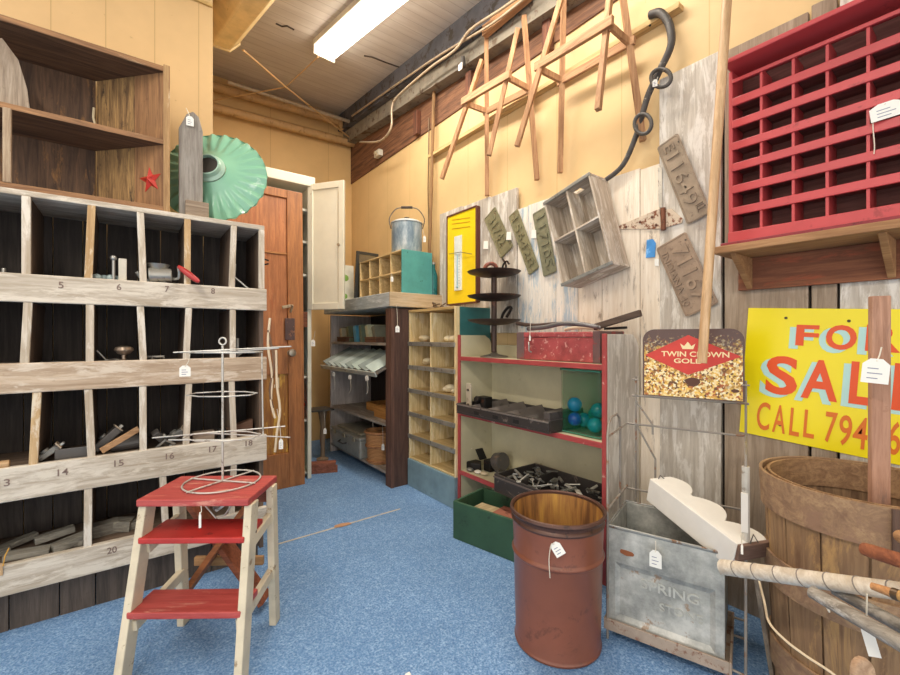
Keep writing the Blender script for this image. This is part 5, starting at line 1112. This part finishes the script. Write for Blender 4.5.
# ================================================================== drum
DC = V((1.252, 1.008, 0)); t = thing('drum', 'rusty brown open metal drum standing on the carpet', 'drum', DC)
RB = paint('86503c', '6d4232', .62, .3, .1, .1, 5); RBK = paint('5d4035', '3d2c26', .6, .4, .3)
R0 = .150
MB().lathe([(0, .004), (R0 - .006, .0), (R0 + .004, .004), (R0 + .005, .010), (R0, .018), (.154, .16), (.1575, .318), (.1585, .320), (.163, .324), (.1648, .329), (.163, .334), (.1588, .338), (.158, .340), (.161, .42), (.160, .462)], Mx.Translation(DC), 64).build('body', RB, t, smooth=True)
MB().lathe([(.158, .435), (.164, .438), (.1665, .444), (.164, .450), (.161, .453), (.162, .462), (.168, .466), (.172, .473), (.170, .481), (.164, .483), (.159, .478), (.158, .435)], Mx.Translation(DC), 64).build('rim', RBK, t, smooth=True)
n_ = NT('drum_liner'); vv = n_.coords((9, 9, .8), False); LNM = n_.out(n_.ramp(n_.noise(vv, 4, 5), [(.35, lin('6d4a2d')), (.5, lin('a5753f')), (.68, lin('c79a4a'))]), .55)
MB().lathe([(.157, .47), (.152, .3), (.147, .02), (0, .012)], Mx.Translation(DC), 56).build('lining', LNM, t, smooth=True)
dt = DC.dot(FW)
price_tag('white tag with string stuck on the front of rusty drum', 557.5, 549, P(557, 549, t=1.40).dot(FW), -8, -3, w_=.034, h_=.045, tilt=.6, string=[P(551, 545, t=1.40), P(549, 560, t=1.40), P(550, 578, t=1.40)])

# ================================================================== wire rack with galvanised crate
ra = math.atan2(-.95, .311); RO = V((1.402, .897, 0)); MR = Mx.Translation(RO) @ Mx.Rotation(ra, 4, 'Z')
RW = paint('9a9288', '8a654c', .6, .5, .3); RWH = paint('cfc9bd', '8f8375', .6, .6)
t = thing('display_rack', 'rusty wire display rack on the carpet holding galvanised crate', 'rack', M=MR)
CL, CD = .36, .28; RL, RD = .415, .305
def rod(name, pts, r=.0042, mat=RW, sub=0): return MB().tube(pts, r, 7, sub=sub).build(name, mat, t, True, smooth=True)
for y, zt in ((RD, .935),):
    rod('post', [(.035, y, 0), (.035, y, zt)]); rod('post', [(RL, y, 0), (RL, y, zt + .005)])
rod('side_hoop', [(0, -.006, 0), (0, -.006, .74), (0, .01, .78), (0, .05, .80), (0, .13, .80), (0, .17, .78), (0, .185, .74), (0, .185, .04)], .0045)
rod('side_hoop', [(RL, -.006, 0), (RL, -.006, .70), (RL, .01, .73), (RL, .06, .745), (RL, .14, .745), (RL, .18, .72), (RL, .19, .69), (RL, .19, .04)], .0045)
rod('cross_rail', [(.02, RD, .855), (RL + .01, RD, .855)]); rod('cross_rail', [(.0, RD, .735), (RL + .005, RD, .735)]); rod('cross_rail', [(0, RD, .46), (RL, RD, .46)])
rod('side_rail', [(0, -.006, .735), (0, RD, .735), (.035, RD, .735)]); rod('side_rail', [(0, -.006, .47), (0, RD, .47)]); rod('side_rail', [(RL, -.006, .70), (RL, RD, .735)]); rod('side_rail', [(RL, -.006, .12), (RL, RD, .12)])
rod('brace', [(.035, RD, .835), (.10, RD, .74), (.10, RD, .70)]); rod('brace', [(.04, RD, .73), (.11, RD, .60), (.11, RD, .46)])
for s, x in ((-1, .035), (1, RL)):
    rod('sign_holder', [(x - .012, RD - .016, .925), (x + .012, RD - .016, .925)], .003); rod('sign_holder', [(x, RD - .02, .86), (x, RD, .86)], .003)
MB().tube([(RL, -.006, .42), (RL, -.006, .70)], .011, 9).build('wrapped_rag', RWH, t, True, smooth=True)
MB().box(RL - .012, RL + .006, -.02, -.011, .50, .62).build('rag_end', plain('dcd6cc', .8), t, True)
TRAY = paint('b3a08e', '8a6450', .58, .6, .1, .12, 14)
b = MB(); z0, z1 = .035, .064
b.box(-.004, CL + .012, -.012, -.004, z0, z1 + .012).box(-.004, CL + .012, CD + .008, CD + .016, z0, z1 + .012).box(-.012, -.004, -.012, CD + .016, z0, z1 + .012).box(CL + .012, CL + .02, -.012, CD + .016, z0, z1 + .012).box(-.004, CL + .012, -.004, CD + .008, z1 - .012, z1 - .004)
b.build('tray', TRAY, t, True, .002)
rod('tray_support', [(-.005, -.006, .05), (0, -.006, .05)]); rod('tray_support', [(CL + .02, .0, .05), (RL, -.006, .05)]); rod('tray_support', [(CL + .02, .19, .05), (RL, .19, .05)]); rod('tray_support', [(0, RD, .05), (RL, RD, .05)]); rod('tray_support', [(RL, -.006, .06), (RL, RD, .30)])
for x in (.04, .30): rod('tray_support', [(x, CD + .012, .05), (x, RD, .05)])

MC = Mx.Translation(V((RO.x, RO.y, .0605))) @ Mx.Rotation(ra, 4, 'Z')
t = thing('galvanised_crate', 'dented grey galvanised metal crate sitting in the wire rack', 'crate', M=MC)
n_ = NT('galvanised_metal'); vv = n_.coords(rand=False)
gc = n_.ramp(n_.noise(vv, 7, 6, .7), [(.34, lin('7f807c')), (.5, lin('a9a9a2')), (.64, lin('cdccc4'))])
gc = n_.mix(n_.ramp(n_.noise(vv, 13, 6, .7), [(.61, g(0)), (.66, g(.8))]), gc, lin('9a7a5c')); n_.bump(n_.noise(vv, 30, 4), .2, .003); GAL = n_.out(gc, .5, .12)
Hc = .35
def cwall(name, x0, x1, y0, y1): return MB().box(x0, x1, y0, y1, .004, Hc).build(name, GAL, t, True, .002)
fr_ = MB(); fr_.box(0, CL, 0, .006, .225, Hc).box(0, CL, 0, .006, .004, .02).box(0, .025, 0, .006, .02, .225).box(CL - .025, CL, 0, .006, .02, .225)
fr_.add([V(p) for p in ((.025, .0, .02), (CL - .025, .0, .02), (CL - .025, .0, .225), (.025, .0, .225), (.04, .009, .035), (CL - .04, .009, .035), (CL - .04, .009, .205), (.04, .009, .205))], [(0, 1, 5, 4), (1, 2, 6, 5), (2, 3, 7, 6), (3, 0, 4, 7), (4, 5, 6, 7)])
fw_ = fr_.build('front_wall', GAL, t, True)
cwall('side_wall', 0, .006, .006, CD - .006); cwall('side_wall', CL - .006, CL, .006, CD - .006); cwall('back_wall', 0, CL, CD - .006, CD)
MB().box(.006, CL - .006, .01, CD - .006, .0, .006).build('base', GAL, t, True)
MB().tube([(0, 0, Hc), (CL, 0, Hc), (CL, CD, Hc), (0, CD, Hc)], .006, 8, True).build('rolled_rim', paint('9a9a95', '7d5f48', .58, .5, .5), t, True, smooth=True)
EMB = paint('c4c4bc', '8d8376', .66, .6, .1, .12, 14)
MT = frame(V((1, 0, 0)), V((0, 0, 1)), V((0, -1, 0)), V((0, .0095, 0)))
for s, x0, x1, z0, z1 in (('SPRING', .11, .29, .155, .187), ('STONE', .17, .30, .095, .122)): text(s, 'embossed_letters', EMB, MT, (x0, x1, z0, z1), fw_, True, .004, .008)
MB().prism([(.065 + .026 * math.cos(i * .785) * (1 + .2 * math.sin(i * 3)), .268 + .010 * math.sin(i * .785) * (1 + .2 * math.cos(i * 2))) for i in range(8)], frame(V((1, 0, 0)), V((0, 0, 1)), V((0, -1, 0)), V((0, .0005, 0))), .0012).build('rust_patch', paint('9a5a34', '6d3d22'), fw_, True)
q = MC @ V((.165, -.01, Hc - .05)); price_tag('white tag hanging on the front of the galvanised crate', 655.5, 559, P(655, 559, t=1.0).dot(FW) * 0 + q.dot(FW) - .012, 0, -18, w_=.038, h_=.058, nrm=(-.95, -.31, 0))

# tin sign on the rack
MG = MR @ frame(V((1, 0, 0)), V((0, 0, 1)), V((0, -1, 0)), V((.065, RD - .014, .8615)))
t = thing('tin_sign', 'tin sign with red diamond and popcorn print on the wire rack', 'sign', M=MG)
SWd, SHt = .347, .272
FR_s = MG @ Mx.Identity(4)
MB().prism(rrect(0, SWd, 0, SHt, .045, 6, (1, 1, 0, 0)), Mx.Identity(4), .003).build('panel', plain('5a4038', .4), t, True, .001)
def mk():
    n = NT('popcorn_print'); vec = n.coords((1, 1, 0), False)
    vo = n.n('TexVoronoi'); vo.inputs['Scale'].default_value = 140; n.l(vec, vo.inputs['Vector'])
    sp = n.n('SeparateColor'); n.l(vo.outputs['Color'], sp.inputs[0])
    c = n.ramp(sp.outputs[0], [(.1, lin('6b431c')), (.2, lin('b9852f')), (.38, lin('e6c05a')), (.55, lin('f7eecb')), (.8, lin('efc152')), (.93, lin('b05a2a'))])
    c = n.mix(n.ramp(n.noise(vec, 30, 3), [(.55, g(0)), (.66, g(.55))]), c, lin('7d4a1e'))
    tc = n.n('TexCoord'); s2 = n.n('SeparateXYZ'); n.l(tc.outputs['Object'], s2.inputs[0])
    nz = n.noise(vec, 60, 3, .7); ml = n.n('Math', operation='MULTIPLY_ADD'); ml.inputs[1].default_value = .5; n.l(nz, ml.inputs[0]); 
    m2 = n.n('Math', operation='MULTIPLY'); m2.inputs[1].default_value = 2.3; n.l(s2.outputs[1], m2.inputs[0]); n.l(m2.outputs[0], ml.inputs[2])
    c = n.mix(n.ramp(ml.outputs[0], [(.62, g(0)), (.78, g(1))]), c, lin('5a4038'))
    return n.out(c, .35)
MB().prism(rrect(.006, SWd - .006, .004, SHt - .006, .04, 6, (1, 1, 0, 0)), Mx.Translation((0, 0, .003)), .0006).build('popcorn_print', mk(), t, True)
MB().prism([(.008, .166), (.165, .092), (SWd - .010, .168), (.165, .248)], Mx.Translation((0, 0, .0036)), .0006).build('red_diamond', paint('d6392a', 'a52a1e', .7, .4), t, True)
CRL = plain('f0dca8', .4)
text('TWIN CROWN', 'sign_lettering', CRL, Mx.Translation((0, 0, .0042)), (.07, .30, .163, .184), t, True, .0006, .02); text('GOLD', 'sign_lettering', CRL, Mx.Translation((0, 0, .0042)), (.115, .215, .137, .156), t, True, .0006, .02)
MB().prism([(.145, .193), (.182, .193), (.190, .215), (.176, .205), (.1635, .222), (.151, .205), (.137, .215)], Mx.Translation((0, 0, .0042)), .0006).build('crown_emblem', CRL, t, True)
MB().prism([(.18 + .026 * math.cos(i * .7) * (1 + .25 * math.sin(2 * i)), .065 + .018 * math.sin(i * .7)) for i in range(9)], Mx.Translation((0, 0, .0036)), .0007).build('rust_spot', plain('5d3a2c', .7), t, True)
MB().prism([(.318 + .014 * math.cos(i * .9), .04 + .007 * math.sin(i * .9)) for i in range(7)], Mx.Translation((0, 0, .0036)), .0007).build('rust_spot', plain('5d3a2c', .7), t, True)

# white scalloped bracket lying in the crate
A, B = P(652, 480, t=1.66), P(740, 546, t=1.30)
d = (B - A); Ln = d.length; d.normalize(); s_ = V((0, 0, 1)).cross(d).normalized(); s_ = s_ if s_.x > 0 else -s_; n_up = d.cross(s_); n_up = n_up if n_up.z > 0 else -n_up
M = frame(d, s_, d.cross(s_), A)
t = thing('scalloped_valance', 'white scalloped wooden valance lying slanted across the metal crate', 'valance', M=M)
WP = paint('e8e4dc', 'b5a898', .69, .5, 0, .04)
wv = .115
edge = [(Ln * i / 40, wv * (.46 + .54 * abs(math.sin(math.pi * (.12 + 2.6 * i / 40))) ** .7)) for i in range(41)]
k = 1 if d.cross(s_).z > 0 else -1
MB().prism([(0, -.035)] + edge + [(Ln, -.035)] if False else [(0, 0)] + edge + [(Ln, 0)], Mx.Translation((0, 0, -.008)), .016).build('scalloped_board', WP, t, True, .003)
MB().box(0, Ln, -.012, .002, -.085 if k > 0 else -.008, .008 if k > 0 else .085).build('face_board', WP, t, True, .003)
MB().box(Ln, Ln + .012, -.012, wv * .98, -.045 if k > 0 else -.008, .008 if k > 0 else .045).build('end_block', wood('8a6d5d', '5d463b', 'Y'), t, True, .002)
MB().tube([V((Ln + .006, .03, .008 * k)), V((Ln - .004, .05, .030 * k)), V((Ln + .008, .06, .009 * k))], .0018).tube([(.01, .02, .008 * k), (.005, .03, .02 * k), (.012, .045, .008 * k)], .0018).build('tie_wire', DARKMETAL, t, True)
price_tag('narrow white tag hanging from the scalloped valance end', 742, 549, 1.262, -1, -14, w_=.006, h_=.03, lines=False)

# long pole
pa, pb = P(702, 363, t=1.50), P(727, 0, X=1.76); pb = pa + (pb - pa) * 1.28
tag(MB().tube([pa, pa + (pb - pa) * .5, pb], [.0155, .0165], 12).build('wooden_pole', wood('d8b48a', 'b28c62', 'Z', 'c79e70', .62, .5), smooth=True), 'long pale wooden pole leaning up in front of the tin sign', 'pole')

# ================================================================== bushel basket and tools
BC = V((1.69, .262, 0)); t = thing('bushel_basket', 'tall brown veneer bushel basket in the right corner below sign', 'basket', BC)
STV = wood('a0805c', '73553c', 'Z', 'b08a58', .58, .75, .6); HPB = wood('ab8b68', '80624c', 'X', '8f6f58', .58, .75, .6)
HB = .68; Rt, Rb = .231, .20
N_ = 15; b = MB()
for i in range(N_):
    a0, a1 = 2 * math.pi * (i + .03) / N_, 2 * math.pi * (i + .97) / N_; am = (a0 + a1) / 2; vs = []
    for z, r in ((0, Rb), (HB * .5, (Rb + Rt) / 2 + .004), (HB, Rt)):
        for dr in (0, -.006):
            for a in (a0, am, a1): vs.append(BC + V(((r + dr) * math.cos(a), (r + dr) * math.sin(a), z)))
    fs = []
    for j in range(2):
        o6 = j * 6
        for q in range(2): fs += [(o6 + q, o6 + q + 1, o6 + 6 + q + 1, o6 + 6 + q), (o6 + 3 + q, o6 + 9 + q, o6 + 9 + q + 1, o6 + 3 + q + 1)]
        fs += [(o6, o6 + 6, o6 + 9, o6 + 3), (o6 + 2, o6 + 5, o6 + 11, o6 + 8)]
    fs += [(0, 1, 4, 3), (1, 2, 5, 4), (12, 15, 16, 13), (13, 16, 17, 14)]
    b.add(vs, fs)
b.build('stave_wall', STV, t)
MB().lathe([(Rb - .008, .02), ((Rb + Rt) / 2 - .003, HB * .5), (Rt - .008, HB)], Mx.Translation(BC), 48).build('inner_lining', wood('9a7a58', '6b5038', 'Z'), t, smooth=True)
MB().cyl(BC + V((0, 0, .012)), BC + V((0, 0, .03)), Rb - .008, n=40).build('base', STV, t)
def band(z0, z1, off, mat=HPB, th=.007):
    r = lambda z: Rb + (Rt - Rb) * z / HB + off + .003
    MB().lathe([(r(z0), z0), (r(z1), z1), (r(z1) + th, z1), (r(z0) + th, z0), (r(z0), z0)], Mx.Translation(BC), 64).build('hoop', mat, t)
band(.585, .69, .001, th=.008); band(.36, .45, .001); band(.10, .19, .001)
MB().lathe([(Rt - .017, .60), (Rt - .016, .688), (Rt - .009, .688), (Rt - .010, .60), (Rt - .017, .60)], Mx.Translation(BC), 64).build('inner_hoop', wood('a98660', '7b5a3f', 'X'), t)
a = math.radians(152); b = MB()
for da in (0,): q = BC + V((math.cos(a) * (Rt + .016), math.sin(a) * (Rt + .016), 0)); sd = V((-math.sin(a), math.cos(a), 0))
a = math.radians(205); q = BC + V((math.cos(a) * (Rt + .0145), math.sin(a) * (Rt + .0145), .585)); rd = V((math.cos(a), math.sin(a), 0)); sd = V((-math.sin(a), math.cos(a), 0))
MB().box(-.02, .02, -.002, .004, .0, .105, frame(sd, rd, V((0, 0, 1)), q)).build('hoop_joint', wood('6d5242', '4a362b', 'Z'), t, bevel=.001)
b = MB(); pts = [BC + V(((Rt - .022) * math.cos(x), (Rt - .022) * math.sin(x), .635 - .01 * i)) for i, x in enumerate([math.radians(165 - 9 * k) for k in range(7)])]
b.tube(pts, .008, 8).build('handle_bail', wood('b39470', '84664a', 'X'), t, smooth=True)
# stake in it
sa, sb = P(879.5, 296, t=1.11), P(879, 520, t=1.115); dirv = (sb - sa).normalized(); sb2 = sa + dirv * ((.034 - sa.z) / dirv.z)
tag(MB().bar(sa, sb2, .041, .018, up=(-.8, -.6, 0)).build('wooden_stake', wood('b98d73', '8f6650', 'Z', '8a6a5a', .64), bevel=.003), 'flat wooden stake standing up in the bushel basket', 'stake')
price_tag('white paper tag tied on the stake before the sign', 875.5, 371, 1.07, 6, -24, w_=.05, h_=.062, tilt=-.08)
# pole bound with twine
pa, pb = P(723, 567, t=1.262), P(905, 592, t=.87); pe = pa + (pb - pa) * 1.5
t = thing('wrapped_pole', 'whitish pole bound with twine lying before the bushel basket', 'pole', pa)
MB().tube([pa, (pa + pe) / 2, pe], [.0215, .0165], 16).build('shaft', wood('e2d8c8', 'c2b29c', 'X', 'cbb9a0', .63), t, smooth=True)
L_ = (pe - pa).length; dv = (pe - pa) / L_
for k in range(12):
    s = .05 + .062 * k
    if s < L_: MB().ring(pa + dv * s, (.0222 - .005 * s / L_), .0014, dv + V((0, 0, .25)), 18, 5).build('twine_binding', plain('8a8078', .9), t)
MB().tube([pa + dv * .27 + V((0, 0, -.022)), pa + dv * .275 + V((-.01, -.01, -.045)), pa + dv * .285 + V((-.008, -.01, -.065)), pa + dv * .29 + V((0, 0, -.055))], .002, sub=4).build('loose_end', STRING, t)
price_tag('white tag on long string hanging from the twine bound pole', 870, 640, .90, -3, -46, w_=.02, h_=.062, tilt=.25, lines=False)
# weathered tool handles leaning against the basket
def to_floor(a, b, z=.012):
    d_ = (b - a).normalized(); return a + d_ * ((z - a.z) / d_.z)
WEA = wood('a8a094', '71675c', 'Y', 'c4bdb2', .58)
a, c = P(812, 592, t=.985), P(912, 650, t=.80); e = a + (c - a) * 1.45
odd('tool_handle', 'weathered grey wooden handle slanting before basket, lower of the pair', 'tool handle', MB().tube([a, e], [.014, .016], 12), WEA, 0, smooth=True)
a, c = P(835, 590, t=1.0), P(915, 634, t=.84); e = a + (c - a) * 1.5
odd('tool_handle', 'weathered grey wooden handle slanting before basket, upper of the pair', 'tool handle', MB().tube([a, e], [.012, .015], 12), wood('9c958b', '665e55', 'Y', 'b8b1a6', .58), 0, smooth=True)
a, c = P(864, 549, t=.89), P(930, 570, t=.78); odd('tool_handle', 'reddish brown turned handle end at right edge before basket', 'tool handle', MB().tube([a, a + (c - a) * .15, c, c + (c - a)], [.013, .0155], 14), wood('a5623d', '77422a', 'X'), 0, smooth=True)
a, c = P(872, 586, t=.84), P(915, 601, t=.78); t = thing('tool_handle', 'tan tool handle with dark ferrule crossing the wrapped pole', 'tool handle', a)
MB().tube([a, a + (c - a) * .5], [.007, .009], 12).build('tip', wood('c9935f', '98683f', 'X'), t, smooth=True); MB().tube([a + (c - a) * .5, a + (c - a) * .66], .0105, 12).build('ferrule', plain('5d4a36', .4, .5), t, smooth=True); MB().tube([a + (c - a) * .66, a + (c - a) * 2.2], [.010, .013], 12).build('grip', wood('d1a465', '9c7240', 'X'), t, smooth=True)
a = P(893, 547, t=.86); odd('tool_handle', 'small round tan knob end at the right edge by basket rim', 'tool handle', MB().ball(P(902, 537, t=.9), .014, 14).tube([P(902, 537, t=.9), P(960, 545, t=.85)], .009, 10), wood('b98b5f', '8a623f', 'X'), 0, smooth=True)
# paddle end
tp = P(856, 652, t=.86); M = frame(RT, (V((0, 0, 1)) + FW * .10).normalized(), RT.cross((V((0, 0, 1)) + FW * .10).normalized()), V((tp.x, tp.y, 0)) - FW * .05)
hp = tp.z
MB_ = MB().prism([(-.022, 0)] + [(.022, 0), (.022, hp - .03)] + [(.022 * math.cos(x), hp - .03 + .03 * math.sin(x)) for x in [math.pi * i / 8 for i in range(1, 8)]] + [(-.022, hp - .03)], M, .014)
odd('wooden_paddle', 'round-topped wooden paddle standing before the bushel basket', 'paddle', MB_, wood('c2a283', '967559', 'Y'), .004)
# cord and slat by the basket
pts = [P(755, 565, t=1.30), P(764, 600, t=1.20), P(769, 622, t=1.12), P(785, 640, t=1.06), P(806, 656, t=1.02), P(838, 678, t=.97), P(880, 720, t=.93)]
odd('cord', 'thin pale cord trailing down beside the bushel basket', 'cord', MB().tube(pts, .003, 6, sub=5), plain('d6c3a4', .9), 0, smooth=True)
a, c = P(757, 575, t=1.30), P(772, 668, t=1.36); odd('wooden_board', 'narrow grey wood board standing between rack and bushel basket', 'slat', MB().bar(a, to_floor(a, c), .014, .022), wood('9c8c78', '6d5f50', 'Z'), .002)
# carpet seam and patch
a, c = P(270, 546.5, Z=.001), P(400, 509, Z=.001); odd('seam_strip', 'tan strip of bare seam running across the blue carpet', 'strip', MB().bar(a + V((0, 0, .001)), c + V((0, 0, .001)), .012, .002), paint('c3bba9', '9fb0bf', .56, .9, 0, .05), 0)
p = P(342, 525, Z=.003); odd('leaf_scrap', 'small tan scrap lying on the carpet seam', 'scrap', MB().prism([(-.05, -.008), (-.01, -.022), (.05, -.02), (.045, .006), (0, .02), (-.04, .016)], Mx.Translation((p.x, p.y, .0025)), .003), plain('b58a66', .9), 0)
p = P(408, 672, Z=.01); odd('paper_scrap', 'tiny white paper scrap on the carpet at bottom edge', 'scrap', MB().box(p.x - .008, p.x + .008, p.y - .006, p.y + .006, .0005, .004), WHITEPAPER, 0)
